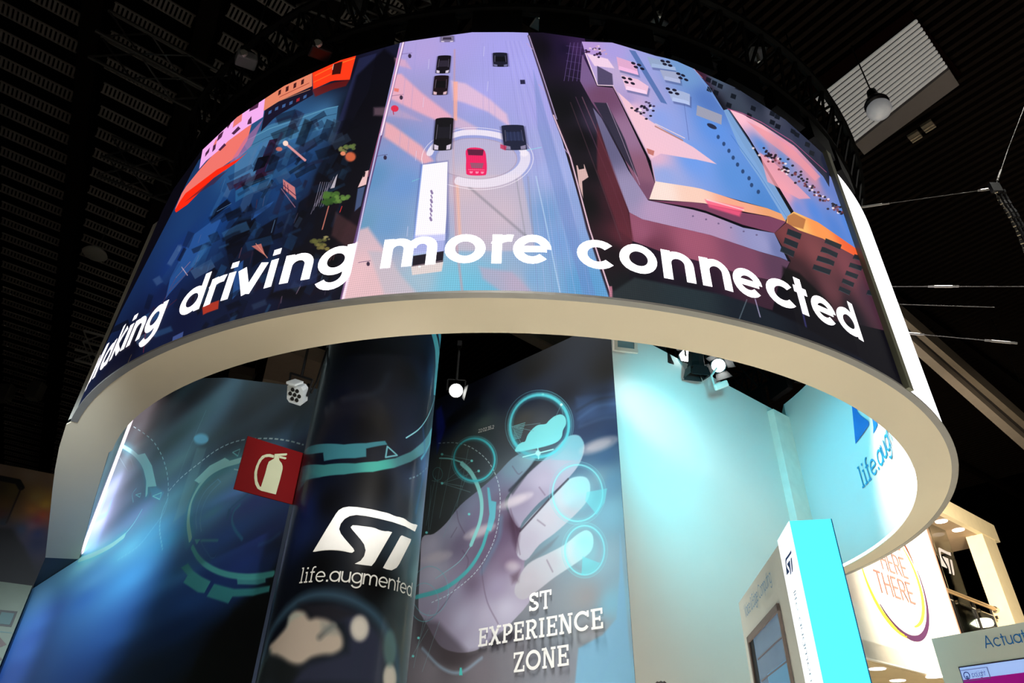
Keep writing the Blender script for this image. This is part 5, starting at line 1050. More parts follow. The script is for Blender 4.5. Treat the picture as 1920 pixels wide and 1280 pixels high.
MB().path([P0 - d * .09, P0 - d * .16 + Vector((.03, 0, .05)), P0 - d * .14 + Vector((.07, .02, -.02)), P0 - d * .1 + Vector((.1, .05, .12)), P0 + Vector((.12, .2, .6))], .009).build('cable', m_black, t)
MB().tube(P0 - d * .05 + Vector((0, 0, .16)), P0 - d * .05 + Vector((0, 0, .8)), .012).build('hanger', m_black, t)

# ------------------------------------------------------------------ things hung under the roof, seen through the ring
m_tan = mat('hung_box_tan', (.14, .10, .075), .7, linear=True); m_tan2 = mat('hung_box_edge', (.24, .19, .15), .7, linear=True)
def hung_slab(name, corners, z, thick, label, cat, m, edge=None, m_e=None, wires=True):
    P = [up(at_z(x, y, z)) for x, y in corners]; c_ = sum(P, Vector()) / len(P)
    t = thing(name, c_, label, cat); MB().prism(P, (0, 0, thick)).build('panel', m, t)
    if edge:
        a, b_ = P[edge[0]], P[edge[1]]; n_ = Vector((0, 0, 1)).cross((b_ - a).normalized()); n_ = n_ if n_.dot(c_ - a) > 0 else -n_
        MB().box((a + b_) / 2 + n_ * edge[2] / 2 + Vector((0, 0, -.03)), ((b_ - a).length, edge[2], .07), (b_ - a)).build('edge_strip', m_e or m_tan2, t)
    if wires:
        for p in P[:4]: MB().tube(p + Vector((0, 0, thick)), Vector((p.x, p.y, ROOF + CAMZ + .47)), .008, 5).build('wire', m_dark, t)
    return t
hung_slab('hanging_header_box', [(492, 716), (598, 738), (606, 682), (528, 655), (505, 660)], 8.0, .35, 'brown hung box panel above the white par light', 'hanging panel', m_tan, (0, 1, .18), m_tan2)
hung_slab('hanging_header_box', [(424, 717), (474, 722), (474, 706), (430, 697)], 9.0, .25, 'small dim brown hung box left of the par light', 'hanging panel', mat('hung_box_dim', (.05, .038, .03), .7, linear=True))
hung_slab('roof_hatch', [(1041, 665), (900, 592), (960, 560), (1130, 620)], ROOF - .1, .1, 'grey roof hatch with pale edge above the hand wall', 'roof hatch', mat('hatch_grey', (.09, .095, .085), .7, linear=True), (0, 1, .32), m_tan2, False)

# ------------------------------------------------------------------ circular truss and gear above the drum
m_trb = mat('truss_black', (.0022, .0021, .0021), .7, linear=True, spec=.06)
tr = thing('circular_truss', up((CO[0], CO[1], 6.9)), 'black round truss carrying the drum', 'truss')
for r, z in ((RO - .05, 6.75), (RO + .12, 7.35), (RO - .45, 7.35)):
    MB().path([up((*pol(CO, r, t), z)) for t in np.linspace(-75, 130, 70)], .045).build('chord', m_trb, tr)
b = MB()
for i, t in enumerate(np.arange(-74, 128, 3.2)):
    a0, a1, a2 = up((*pol(CO, RO - .05, t), 6.75)), up((*pol(CO, RO + .12, t + 1.6), 7.35)), up((*pol(CO, RO - .45, t + 1.6), 7.35))
    b.tube(a0, a1, .02, 5); b.tube(a1, up((*pol(CO, RO - .05, t + 3.2), 6.75)), .02, 5); b.tube(a0, a2, .02, 5); b.tube(a1, a2, .02, 5)
tag(b.build('bracing', m_trb, tr), kind='stuff')
b = MB()
for t in np.arange(-70, 120, KSTEP):
    b.box(up((*pol(CO, RO - .1, t), 6.5)), (.5, .12, .35), (math.cos(math.radians(t)), math.sin(math.radians(t)), 0))
tag(b.build('screen_hanger', m_trb, tr), kind='stuff')
for k, t in enumerate((-48, -22, 6, 33, 62, 100)):
    p = up((*pol(CO, RO - .15, t), 7.35))
    h_ = thing('chain_hoist', p, ('black chain hoist on the truss above the left end of the screen', 'black chain hoist on the truss above the dark streets', 'black chain hoist on the truss over the middle of the screen', 'black chain hoist on the truss above the flat roofs', 'black chain hoist on the truss above the light band', 'black chain hoist on the truss behind the light band')[k], 'hoist', 'chain hoists on the round truss')
    MB().box(p + Vector((0, 0, .35)), (.22, .22, .4)).build('motor', m_dark, h_, bevel=.03); MB().tube(p, p + Vector((0, 0, .2)), .02).build('hook', m_alu, h_); MB().tube(p + Vector((0, 0, .5)), Vector((p.x, p.y, ROOF + CAMZ + .47)), .012, 6).build('chain', m_dark, h_)
# small black moving lights standing on the truss
for k, (x, y, lab) in enumerate(((462, 112, 'grey box fitting on the truss at its upper left'), (600, 95, 'black stage light clamped to the truss above the red facade'), (690, 62, 'black stage light clamped to the truss left of the motorway'), (1010, 42, 'black stage light clamped to the truss above the motorway'), (1078, 48, 'black stage light clamped to the truss above the dark cutting'), (1232, 40, 'black stage light clamped to the truss above the roof units'))):
    P0 = up(at_dist(x, y, 4.6 if 500 < x < 1300 else 5.5)); t = thing('truss_fitting', P0, lab, 'stage light')
    MB().box(P0, (.22, .16, .12), (.8, .5, .2)).build('housing', m_dark if k else mat('fitting_grey', (90, 92, 96), .5), t, bevel=.02); MB().tube(P0, P0 + Vector((0, .3, .35)), .02).build('arm', m_dark, t); MB().lathe(P0 - Vector((0, .09, .02)), (0, -1, -.3), [(0, .05), (.02, .04)], 12).build('lens', m_alu, t)

# straight trusses deeper under the roof
def straight_truss(x0, y0, x1, y1, z, size, label, m):
    p, q = up(at_z(x0, y0, z)), up(at_z(x1, y1, z)); d = (q - p).normalized(); s = d.cross(Vector((0, 0, 1))) * size / 2; hgt = Vector((0, 0, size))
    t = thing('roof_truss', (p + q) / 2, label, 'truss')
    for o_ in (s, -s, s + hgt, -s + hgt): MB().tube(p + o_, q + o_, .03, 6).build('chord', m, t)
    n_ = max(3, int((q - p).length / size)); b = MB()
    for k in range(n_):
        a, c_ = p.lerp(q, k / n_), p.lerp(q, (k + 1) / n_)
        for u_, v_ in ((s, -s), (s + hgt, -s + hgt), (s, s + hgt), (-s, -s + hgt)):
            b.tube(a + (u_ if k % 2 else v_), c_ + (v_ if k % 2 else u_), .016, 5)
    tag(b.build('bracing', m, t), kind='stuff')
m_truss = mat('truss_grey', (.022, .02, .018), .4, .3, linear=True)
straight_truss(172, 82, 470, 238, 9.5, .55, 'grey lattice truss under the slatted roof at the upper left', m_truss)
straight_truss(185, 310, 340, 372, 9.5, .55, 'grey lattice truss crossing the slatted roof below the first', m_truss)
straight_truss(560, -20, 800, 70, 9.2, .5, 'grey lattice truss behind the top of the drum', m_truss)
straight_truss(140, 665, 240, 690, 8.0, .5, 'pale lattice truss end beside the left edge of the screen', mat('truss_pale', (.16, .15, .14), .4, .3, linear=True))

# ------------------------------------------------------------------ roof window with hanging globe lamp
SKZ = ROOF - .05
skc = [at_z(1530, 188, SKZ), at_z(1720, 38, SKZ), at_z(1780, 130, SKZ), at_z(1604, 270, SKZ), at_z(1620, 289, SKZ), at_z(1798, 158, SKZ)]
A_, B_, C_, D_ = [np.array(p[:2]) for p in skc[:4]]
sk = tag(bpy.data.objects.new('window_1', None), 'roof window of pale slats with a brown lip', None, None, 'structure'); COL.objects.link(sk); sk.location = up((*((A_ + B_ + C_ + D_) / 4), SKZ))
m_day = mat('daylight_slat', (140, 138, 135), .6, emit=.55, noise=.03)
NSL = 13
for k in range(NSL):
    f0, f1 = (k + .08) / NSL, (k + .68) / NSL
    p0, p1 = A_ + (D_ - A_) * f0, A_ + (D_ - A_) * f1; q0, q1 = B_ + (C_ - B_) * f0, B_ + (C_ - B_) * f1
    m0, mq = (p0 + p1) / 2, (q0 + q1) / 2; dl = (mq - m0) / np.hypot(*(mq - m0)); w_ = np.hypot(*(p1 - p0)) / 2; ww_ = (p1 - p0) / np.hypot(*(p1 - p0))
    ends = [mq - dl * w_ + ww_ * w_ * math.sin(t) * -1 + dl * w_ * math.cos(t) for t in np.linspace(math.pi / 2, -math.pi / 2, 7)]
    outl = [p0] + [q0 - dl * w_] + ends[1:-1] + [q1 - dl * w_] + [p1]
    MB().prism([up((*p, SKZ + .03)) for p in outl], (0, 0, .03)).build('slat', m_day, sk)
MB().box(up((*((A_ + B_ + C_ + D_) / 4), SKZ + .14)), (2.0, 1.9, .05), (e2[0], e2[1], 0)).build('backing', mat('window_backing', (.004, .0015, .0012), .9, linear=True, spec=0), sk)
lip = [up((*p[:2], SKZ + dz)) for p, dz in ((skc[3], 0), (skc[2], 0), (skc[5], -.02), (skc[4], -.02))]
MB().prism(lip, (0, 0, .06)).build('lip', mat('window_lip', (.10, .085, .082), .6, linear=True), sk)
P0 = up(at_z(1648, 205, 9.4)); t = thing('globe_pendant', P0, 'glass globe pendant hanging in front of the roof window', 'pendant lamp')
ax = Vector((0, 0, 1))
G_ = .72
MB().lathe(P0 - ax * .24 * G_, ax, [(h_ * G_, r_ * G_) for h_, r_ in [(0, .02), (.02, .1), (.08, .2), (.16, .245), (.24, .26), (.32, .24), (.40, .18), (.44, .12)]], 28).build('globe', mat('globe_glass', (165, 165, 168), .15, emit=.30, noise=.08, scale=9), t, smooth=True)
MB().lathe(P0 + ax * .16 * G_, ax, [(h_ * G_, r_ * G_) for h_, r_ in [(0, .262), (.06, .255), (.16, .20), (.24, .14)]], 28).build('shade', mat('shade_dark', (24, 20, 26), .4), t, smooth=True)
MB().lathe(P0 + ax * .36 * G_, ax, [(h_ * G_, r_ * G_) for h_, r_ in [(0, .12), (.1, .12), (.28, .10), (.36, .04)]], 16).build('cap', m_black, t, smooth=True)
MB().tube(P0 + ax * .5, Vector((P0.x, P0.y, ROOF + CAMZ + .47)), .012, 6).build('cord', m_black, t)
# pair of small roof fittings and round fittings
m_brass = mat('fitting_brass', (.30, .24, .17), .35, .3, linear=True)
for (x, y), lab in (((1715, 255), 'left of the two small ribbed fittings below the roof window'), ((1740, 236), 'right of the two small ribbed fittings below the roof window')):
    P0 = up(at_z(x, y, ROOF - .1)); t = thing('roof_fitting', P0, lab, 'light fitting', 'twin fittings by the roof window')
    MB().box(P0, (.2, .2, .06), (e2[0], e2[1], 0)).build('housing', mat('fitting_brown', (.10, .08, .055), .5, linear=True), t)
    for k in (0, 1): MB().box(P0 + Vector((e1[0], e1[1], 0)) * (.0 + .075 * k) + Vector((0, 0, -.04)), (.19, .03, .03), (e2[0], e2[1], 0)).build('tube', m_brass, t)
P0 = up(at_z(177, 478, 9.6)); t = thing('disc_pendant', P0, 'pale round disc lamp among the dark slatted strips', 'pendant lamp'); MB().lathe(P0, ax, [(0, .22), (.03, .25), (.08, .22), (.2, .08)], 24).build('shade', mat('disc_pale', (.17, .155, .13), .5, linear=True), t, smooth=True); MB().tube(P0 + ax * .2, Vector((P0.x, P0.y, ROOF + CAMZ + .47)), .01, 5).build('cord', m_dark, t)
for (x, y), lab in (((10, 737), 'dim pale box fitting at the far left under the roof'), ((67, 733), 'dim pale box fitting right of the far left one')):
    P0 = up(at_z(x, y, 9.5)); t = thing('box_fitting', P0, lab, 'light fitting'); MB().box(P0, (.35, .3, .5)).build('housing', mat('box_dim', (.05, .046, .038), .6, linear=True), t, bevel=.03); MB().tube(P0 + ax * .25, Vector((P0.x, P0.y, ROOF + CAMZ + .47)), .012, 5).build('stem', m_dark, t); MB().box(P0 - ax * .26, (.25, .2, .03)).build('glass', mat('box_glass', (.09, .08, .065), .4, linear=True), t)

# ------------------------------------------------------------------ wires, beam on the right
m_wire = mat('steel_wire', (.07, .065, .06), .5, .2, linear=True)
def wire(pts, label, shackles=(), r=.0045):
    P = [up(at_dist(x, y, d)) for x, y, d in pts]; t = thing('guy_wire', P[0], label, 'wire')
    MB().path(P, r, 6).build('wire', m_wire, t)
    for f, L in shackles:
        i = min(int(f), len(P) - 2); a = P[i].lerp(P[i + 1], f - i); d = (P[i + 1] - P[i]).normalized()
        MB().tube(a - d * L, a + d * L, .014, 8).tube(a - d * L * 1.7, a - d * L, .012, 6).tube(a + d * L, a + d * L * 1.7, .012, 6).build('turnbuckle', mat('shackle_metal', (.16, .15, .14), .4, .5, linear=True), t)
    return t
wire([(1618, 388, 7.6), (1858, 354, 8.2)], 'steel wire from the light band up to the hook junction', ((.07, .12), (.96, .05)))
wire([(1868, 345, 8.2), (1890, 280, 8.4), (1925, 190, 8.6)], 'steel wire rising from the hook junction to the top right', ((.25, .06),))
wire([(1664, 537, 7.8), (1925, 537, 8.2)], 'upper level steel wire right of the light band', ((.42, .09),))
wire([(1676, 570, 7.8), (1865, 576, 8.4)], 'lower slack steel wire right of the light band', ())
wire([(1708, 625, 7.8), (1892, 642, 8.2)], 'steel wire crossing in front of the hung beam', ((.92, .09), (.03, .06)))
P0 = up(at_dist(1866, 352, 8.2)); t = thing('hoist_chain', P0, 'chain bundle sagging from the hook junction to the right edge', 'chain')
MB().box(P0, (.12, .05, .14)).build('hook_plate', m_dark, t)
for s in (0, 1, 2):
    pts = [up(at_dist(x + 8 * s, y, 8.2 + .05 * s)) for x, y in ((1866, 356), (1874, 376), (1890, 400), (1908, 435), (1930, 490))]
    b = MB()
    for a, c_ in zip(pts[:-1], pts[1:]):
        n_ = max(3, int((c_ - a).length / .06))
        for k in range(n_):
            u_, v_ = a.lerp(c_, k / n_), a.lerp(c_, (k + .8) / n_); b.tube(u_, v_, .013 if k % 2 else .019, 5)
    tag(b.build('chain', m_chrome if s == 0 else m_dark, t), kind='stuff')
P0 = up(at_dist(1706, 640, 7.8)); t = thing('hanging_chain', P0, 'short loose chain below the wire beside the light band', 'chain'); b = MB()
for k in range(7): b.tube(P0 + Vector((0, 0, -.04 * k)), P0 + Vector((.008 * (k % 2), 0, -.04 * k - .035)), .012 + .005 * (k % 2), 5)
b.build('chain', m_dark, t)
# hung channel beam: two pale flanges with a dark recess between
BZ = 7.5
tl, tr_, bl, br_ = at_z(1640, 548, BZ), at_z(1990, 850, BZ), at_z(1640, 596, BZ), at_z(1990, 905, BZ)
bm_ = thing('hanging_beam', up((tl + tr_) / 2), 'long pale channel beam slanting down at the right under the roof', 'beam')
lerp = lambda a, b_, f: a + (b_ - a) * f
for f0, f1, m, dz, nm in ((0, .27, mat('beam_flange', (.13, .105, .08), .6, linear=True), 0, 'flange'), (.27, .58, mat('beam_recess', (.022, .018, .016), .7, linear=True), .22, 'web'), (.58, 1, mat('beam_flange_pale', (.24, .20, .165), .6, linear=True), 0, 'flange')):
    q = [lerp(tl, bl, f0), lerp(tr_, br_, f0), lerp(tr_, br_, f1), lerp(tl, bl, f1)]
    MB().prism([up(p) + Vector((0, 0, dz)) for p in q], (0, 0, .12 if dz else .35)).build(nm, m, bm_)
for f in (.1, .9): MB().tube(up(lerp(tl, tr_, f)) + Vector((0, 0, .3)), up(lerp(tl, tr_, f)) + Vector((0, 0, 4)), .01, 5).build('wire', m_dark, bm_)

# ------------------------------------------------------------------ kiosks
m_kiosk = mat('kiosk_grey', (228, 232, 224), .5, noise=.01)
m_cyan = mat('cyan_lightbox', (76, 232, 255), .4, emit=.95, noise=0)
KH = 1.6
def V3(p, z): return up((p[0], p[1], z))
k_tl, k_tr, k_wl, k_bl = [np.array(at_dist(x, y, KH / ray(x, y)[2])[:2]) for x, y in ((1480, 977), (1557, 973), (1459, 1013), (1384, 1125))]
kx = (k_tr - k_tl); kx /= np.hypot(*kx); ky = k_bl - k_wl; kl = np.hypot(*ky); ky /= kl
ks = thing('kiosk', V3((k_tl + k_bl) / 2, -1.2), 'tall kiosk panel with glowing cyan end and white lettered edge', 'kiosk')
wdt = np.hypot(*(k_tr - k_tl))
MB().prism([V3(p, -1.2) for p in (k_wl, k_bl, k_bl + kx * wdt, k_wl + kx * wdt)], (0, 0, KH - .025 + 1.2)).build('panel', m_kiosk, ks)
core = [k_tl, k_tr, k_wl + kx * wdt, k_wl]
MB().prism([V3(p, -1.2) for p in core], (0, 0, KH + 1.2)).build('end_box', mat('kiosk_white', (235, 236, 236), .5), ks)
MB().prism([V3(p, -.6) for p in (k_tl - ky * .006, k_tr - ky * .006, k_tr, k_tl)], (0, 0, KH + .6)).build('cyan_light_panel', m_cyan, ks)['label'] = 'glowing cyan light panel'
MB().prism([V3(p, -.6) for p in (k_tl - kx * .005, k_tl, k_wl, k_wl - kx * .005)], (0, 0, KH + .6)).build('white_light_panel', mat('kiosk_edge_glow', (250, 252, 255), .4, emit=1.0, noise=0), ks)['label'] = 'glowing white edge panel with small lettering'
MB().prism([V3(p, -.6) for p in (k_tr - ky * .008, k_tr + kx * .006 - ky * .008, k_tr + kx * .006 + ky * .2, k_tr + ky * .2)], (0, 0, KH + .6)).build('edge_profile', mat('edge_blue', (30, 110, 170), .4), ks)
# lettering and mark on the white edge (reads from far to near side)
ed = k_tl - k_wl; el = np.hypot(*ed); ed /= el
epl = lambda u, v, k: V3(k_wl + ed * u - kx * (.008 + .0003 * k), v)
mb_ = MB()
for q in ST_N: flat_shape(mb_, [(el * .2 + x * el * .62, 1.335 + y * el * .62) for x, y in q], epl, .03)
mb_.build('maker_mark', m_vinyl_navy, ks)
off = 0
for wd_ in ('life', '.', 'augmented'):
    st, adv = text_strokes(wd_, .13, .2); mb_ = MB()
    strokes_mesh(mb_, st, .13, lambda u, v, k: epl(el * .42 + v * .05, 1.2 - (u + off) * .052, k)); mb_.build('small_lettering', mat('pale_blue_vinyl', (150, 196, 226), .5), ks); off += adv + .3
# title and recessed screen on the long side (reads from the far end towards the end box)
ppl = lambda u, v, k=0: V3(k_bl - ky * u - kx * (.004 + .0003 * k), v)
def on_side(x, y):
    az = math.degrees(math.atan2(ky[0], ky[1])); P = at_plane(x, y, k_bl, az); return -((P[:2] - k_bl) @ ky), P[2]
u0, v0_ = on_side(1398, 1152); u1, v1_ = on_side(1451, 1088)
st, adv = text_strokes('Voice & Edge Computing', .11, .1); mb_ = MB(); strokes_mesh(mb_, st, .11, lambda u, v, k: ppl(u0 + u * (u1 - u0) / adv, (v0_ + v1_) / 2 - .02 + v * .075, k)); mb_.build('title_lettering', mat('pale_vinyl', (96, 150, 190), .5), ks)
su0, sv0 = on_side(1405, 1195); su1, sv1 = on_side(1462, 1130); svt = (sv0 + sv1) / 2; su0 = max(su0, .06)
fr = MB(); fw_ = .05
for (a, b_, c_, d_) in ((su0, su1, svt - fw_, svt), (su0, su1, -.2, -.2 + fw_), (su0, su0 + fw_, -.2, svt), (su1 - fw_ * .4, su1, -.2, svt)):
    q = [ppl(a, c_), ppl(b_, c_), ppl(b_, d_), ppl(a, d_)]; fr.prism(q, Vector((-kx[0], -kx[1], 0)) * .02)
fr.build('screen_frame', mat('frame_brown', (120, 108, 104), .5), ks)
sc1 = MB().prism([ppl(su0 + fw_, -.2 + fw_), ppl(su1 - .02, -.2 + fw_), ppl(su1 - .02, svt - fw_), ppl(su0 + fw_, svt - fw_)], Vector((-kx[0], -kx[1], 0)) * .006).build('screen', mat('screen_slate', (70, 96, 124), .25, emit=.55, noise=.12, scale=3), ks)
MB().prism([ppl(su0 + fw_, -.2 + fw_), ppl(su0 + fw_ + .14, -.2 + fw_), ppl(su0 + fw_ + .14, svt - fw_), ppl(su0 + fw_, svt - fw_)], Vector((-kx[0], -kx[1], 0)) * .008).build('screen_bezel', m_black, sc1)
b = MB()
for k in range(7):
    zq = svt - .22 - .16 * k; b.prism([ppl(su0 + .25, zq), ppl(su1 - .03, zq), ppl(su1 - .03, zq + .012), ppl(su0 + .25, zq + .012)], Vector((-kx[0], -kx[1], 0)) * .009)
b.build('screen_rules', mat('rule_grey', (90, 84, 90), .4, emit=.3, noise=0), sc1)
b = MB()
for k in range(2):
    zq = svt - .36 - .32 * k; b.prism([ppl(su0 + .5, zq - .2), ppl(su1 - .03, zq - .2), ppl(su1 - .03, zq), ppl(su0 + .5, zq)], Vector((-kx[0], -kx[1], 0)) * .0085)
b.build('screen_tile', mat('tile_blue', (64, 116, 150), .3, emit=.6, noise=0), sc1)

# actuator kiosk at the right
p0 = np.array(at_dist(1746, 1197, KH / ray(1746, 1197)[2])[:2]); p1 = np.array(at_dist(1920, 1166, KH / ray(1920, 1166)[2])[:2])
ax_ = (p1 - p0) / np.hypot(*(p1 - p0)); an = np.array([-ax_[1], ax_[0]]); an = -an if an @ p0 > 0 else an
p2 = p0 + ax_ * 2.3
k2 = thing('kiosk', V3((p0 + p2) / 2, -1.2), 'pale kiosk titled for actuators with a blue and purple screen', 'kiosk')
MB().prism([V3(p, -1.2) for p in (p0, p2, p2 - an * .25, p0 - an * .25)], (0, 0, KH + 1.2)).build('panel', m_kiosk, k2)
AZ2 = math.degrees(math.atan2(ax_[0], ax_[1]))
def on2(x, y): P = at_plane(x, y, p0, AZ2); return (P[:2] - p0) @ ax_, P[2]
pl2 = lambda u, v, k=0, l=.004: V3(p0 + ax_ * u + an * (l + .0003 * k), v)
u0, v0_ = on2(1849, 1216); u1, v1_ = on2(1920, 1203)
st, adv = text_strokes('Actuators', .13, .13); stp, advp = text_strokes('Actua', .13, .13)
mb_ = MB(); strokes_mesh(mb_, st, .13, lambda u, v, k: pl2(u0 + u * (u1 - u0) / advp * .98, (v0_ + v1_) / 2 + v * .083, k)); mb_.build('title_lettering', m_vinyl_blue, k2)
s0, t0_ = on2(1800, 1252); s1_ = 2.1
def quad2(name, a, b_, c_, d_, m, l, parent=k2): return MB().prism([pl2(a, c_, 0, .0), pl2(b_, c_, 0, .0), pl2(b_, d_, 0, .0), pl2(a, d_, 0, .0)], Vector((*(an * l), 0))).build(name, m, parent)
quad2('screen_surround', s0 - .012, s1_ + .012, t0_ - 1.2, t0_ + .012, mat('surround_dark', (50, 40, 60), .4), .006)
scn = quad2('screen', s0, s1_, t0_ - 1.19, t0_, mat('screen_blue', (150, 176, 232), .2, emit=.75, noise=0), .010)
u_, v_ = on2(1806, 1275)
bn = quad2('screen_banner', s0, s1_, v_ - .16, v_, mat('banner_purple', (130, 10, 110), .3, emit=.7, noise=0), .014, scn); bn['label'] = 'purple banner on the screen'
quad2('screen_lower', s0, s1_, t0_ - 1.19, v_ - .16, mat('screen_pale', (200, 214, 240), .3, emit=.8, noise=0), .013, scn)
la, lb = on2(1812, 1267)[0], on2(1852, 1262)[0]
b = MB()
for (a, c_, e_, f_) in ((la - .04, lb + .02, t0_ - .03, t0_ - .026), (la - .04, lb + .02, t0_ - .13, t0_ - .126), (lb + .018, lb + .022, t0_ - .13, t0_ - .026), (la - .042, la - .038, t0_ - .13, t0_ - .026)): b.prism([pl2(a, e_), pl2(c_, e_), pl2(c_, f_), pl2(a, f_)], Vector((*(an * .015), 0)))
b.build('logo_frame', mat('logo_slate', (110, 126, 170), .4), scn)
st, adv = text_strokes('poLight', .12, .1); mb_ = MB(); strokes_mesh(mb_, st, .12, lambda u, v, k: pl2(la + .07 + u * (lb - la - .08) / adv, t0_ - .10 + v * .036, k, .017)); mb_.build('logo_lettering', m_vinyl_navy, scn)
mb_ = MB(); strokes_mesh(mb_, [('a', .5, .55, .42, .42, -40, 220), ('b', .12, .2, .5, .02), ('b', .88, .2, .5, .02), ('a', .5, .3, .12, .12, 0, 360)], .12, lambda u, v, k: pl2(la - .02 + u * .07, t0_ - .115 + v * .07, k, .017)); mb_.build('logo_emblem', m_vinyl_navy, scn)
mb_ = MB(); x_ = s0 + .62
for k in range(6):
    strokes_mesh(mb_, [('a', .5, .5, .4, .4, 0, 360), ('b', .3, .5, .7, .5), ('b', .5, .3, .5, .7)] if k % 2 == 0 else [('b', .1, .1, .9, .1), ('b', .1, .9, .9, .9), ('b', .1, .1, .1, .9), ('b', .9, .1, .9, .9), ('b', .3, .3, .7, .7)], .09, lambda u, v, kk: pl2(x_ + u * .075, v_ - .12 + v * .075, kk, .018)); x_ += .13
mb_.build('banner_icon', mat('icon_lilac', (170, 90, 190), .4, emit=.5, noise=0), scn)

# ------------------------------------------------------------------ two-storey booth at the right
FK = 1.3
F0 = azdir(34.27) * 13.3 * FK; FAZ = 52.4; fd = azdir(FAZ); fn = np.array([-math.cos(math.radians(FAZ)), math.sin(math.radians(FAZ))]); fn = -fn if fn @ F0 > 0 else fn   # towards the eye
def onf(x, y): P = at_plane(x, y, F0, FAZ); return (P[:2] - F0) @ fd, P[2]
fp = lambda u, v, k=0, l=.005: V3(F0 + fd * u + fn * (l + .0003 * k), v)
def fbox(name, u0, u1, v0, v1, back, m, parent, front=0.0): return MB().prism([fp(u0, v0, 0, front), fp(u1, v0, 0, front), fp(u1, v1, 0, front), fp(u0, v1, 0, front)], Vector((*(-fn * (back + max(front, 0))), 0))).build(name, m, parent)
bld = thing('two_storey_booth', V3(F0, -1.2), 'cream two storey booth with balcony and round lettered wall at the right', 'booth')
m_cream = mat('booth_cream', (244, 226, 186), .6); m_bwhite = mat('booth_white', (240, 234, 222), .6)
ue, vt = onf(1862, 985); _, vb = onf(1873, 1016); uw, _ = onf(1800, 1188); uw = (uw + onf(1740, 1000)[0]) / 2
ul_, vl = onf(1635, 1241); vl = (vl + onf(1762, 1261)[1]) / 2
vt = (vt + onf(1780, 941)[1]) / 2; vb = (vb + onf(1765, 961)[1]) / 2
print('booth', ue, vt, vb, uw, vl)
ub0 = onf(1560, 1180)[0] - .3
fbox('front_wall', ub0, uw, vl, vt - .02, .25, m_bwhite, bld)
fbox('top_beam', uw - 1.2, ue, vb, vt, .1, m_cream, bld, .02)
c0, _ = onf(1848, 1018); c1, _ = onf(1868, 1018)
fbox('corner_post', c0, c1, -1.2, vb, .35, m_cream, bld)
fbox('floor_slab', ub0, ue, vl - .02, vl + .25, 4.5, m_bwhite, bld)
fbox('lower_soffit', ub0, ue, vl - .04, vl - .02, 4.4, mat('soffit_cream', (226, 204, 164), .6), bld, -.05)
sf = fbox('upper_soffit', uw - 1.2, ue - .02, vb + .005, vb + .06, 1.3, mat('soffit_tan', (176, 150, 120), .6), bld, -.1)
hb0, hb1 = at_plane(1790, 1034, F0 - fn * 3.4, FAZ)[2], at_plane(1790, 975, F0 - fn * 3.4, FAZ)[2]; rw1 = at_plane(1800, 1158, F0 - fn * 6.0, FAZ)[2]
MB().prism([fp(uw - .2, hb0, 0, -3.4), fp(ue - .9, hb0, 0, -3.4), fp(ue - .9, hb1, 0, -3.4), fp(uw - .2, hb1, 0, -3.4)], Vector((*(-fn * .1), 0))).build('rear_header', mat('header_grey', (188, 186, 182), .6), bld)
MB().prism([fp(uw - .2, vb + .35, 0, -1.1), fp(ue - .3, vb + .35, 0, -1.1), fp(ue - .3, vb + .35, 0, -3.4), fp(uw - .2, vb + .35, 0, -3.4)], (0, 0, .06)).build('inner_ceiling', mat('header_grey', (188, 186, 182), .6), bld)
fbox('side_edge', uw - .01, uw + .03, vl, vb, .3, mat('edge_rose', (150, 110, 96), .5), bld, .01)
for x, y in ((1765, 977), (1797, 993), (1826, 1007)):
    u_, v_ = onf(x, y); P = up(at_z(x, y, vb)); MB().lathe(P, (0, 0, 1), [(-.012, .12), (.02, .13)], 20).build('downlight', m_down, bld)
for x, y in ((1645, 1253), (1683, 1275), (1751, 1268)):
    P = up(at_z(x, y, vl - .04)); MB().lathe(P, (0, 0, 1), [(-.012, .12), (.01, .13)], 20).build('downlight', m_down, bld)
fbox('green_panel', ub0, ub0 + 1.6, -1.2, vl - .6, .1, mat('panel_green', (120, 170, 40), .6), bld, -2.2)
# railing
ra, rv = onf(1774, 1093); rb_, rv2 = onf(1889, 1136); rvm = (rv + rv2) / 2
MB().tube(fp(ra - .3, rvm, 0, -.25), fp(rb_, rvm, 0, -.25), .045, 10).build('handrail', mat('rail_steel', (180, 150, 110), .3, .6), bld); MB().lathe(fp(rb_ - .03, rvm, 0, -.25), (*fd, 0), [(0, .06), (.12, .06)], 14).build('rail_end', m_chrome, bld)
MB().tube(fp(ra - .3, rvm - .14, 0, -.3), fp(rb_, rvm - .14, 0, -.3), .012, 8).build('rail_wire', m_chrome, bld)
m_glass = mat('balcony_glass', (215, 220, 214), .05, noise=0); m_glass.node_tree.nodes['Principled BSDF'].inputs['Transmission Weight'].default_value = 1.0; m_glass.node_tree.nodes['Principled BSDF'].inputs['IOR'].default_value = 1.05
posts = [onf(x, y)[0] for x, y in ((1814, 1120), (1855, 1135), (1889, 1150))]
for u_ in posts:
    rp = MB().box(fp(u_, (vl + .25 + rvm) / 2, 0, -.28), (.05, .04, rvm - vl - .25), (*fd, 0)).build('rail_post', m_chrome, bld)
    MB().lathe(fp(u_, rvm - .2, 0, -.24), (*fn, 0), [(0, .035), (.05, .035)], 10).build('glass_clamp', m_chrome, rp)
for a, b_ in ((uw + .05, posts[0] - .06), (posts[0] + .06, posts[1] - .06), (posts[1] + .06, posts[2] - .06)):
    fbox('glass_pane', a, b_, vl + .3, rvm - .16, .015, m_glass, bld, -.29)
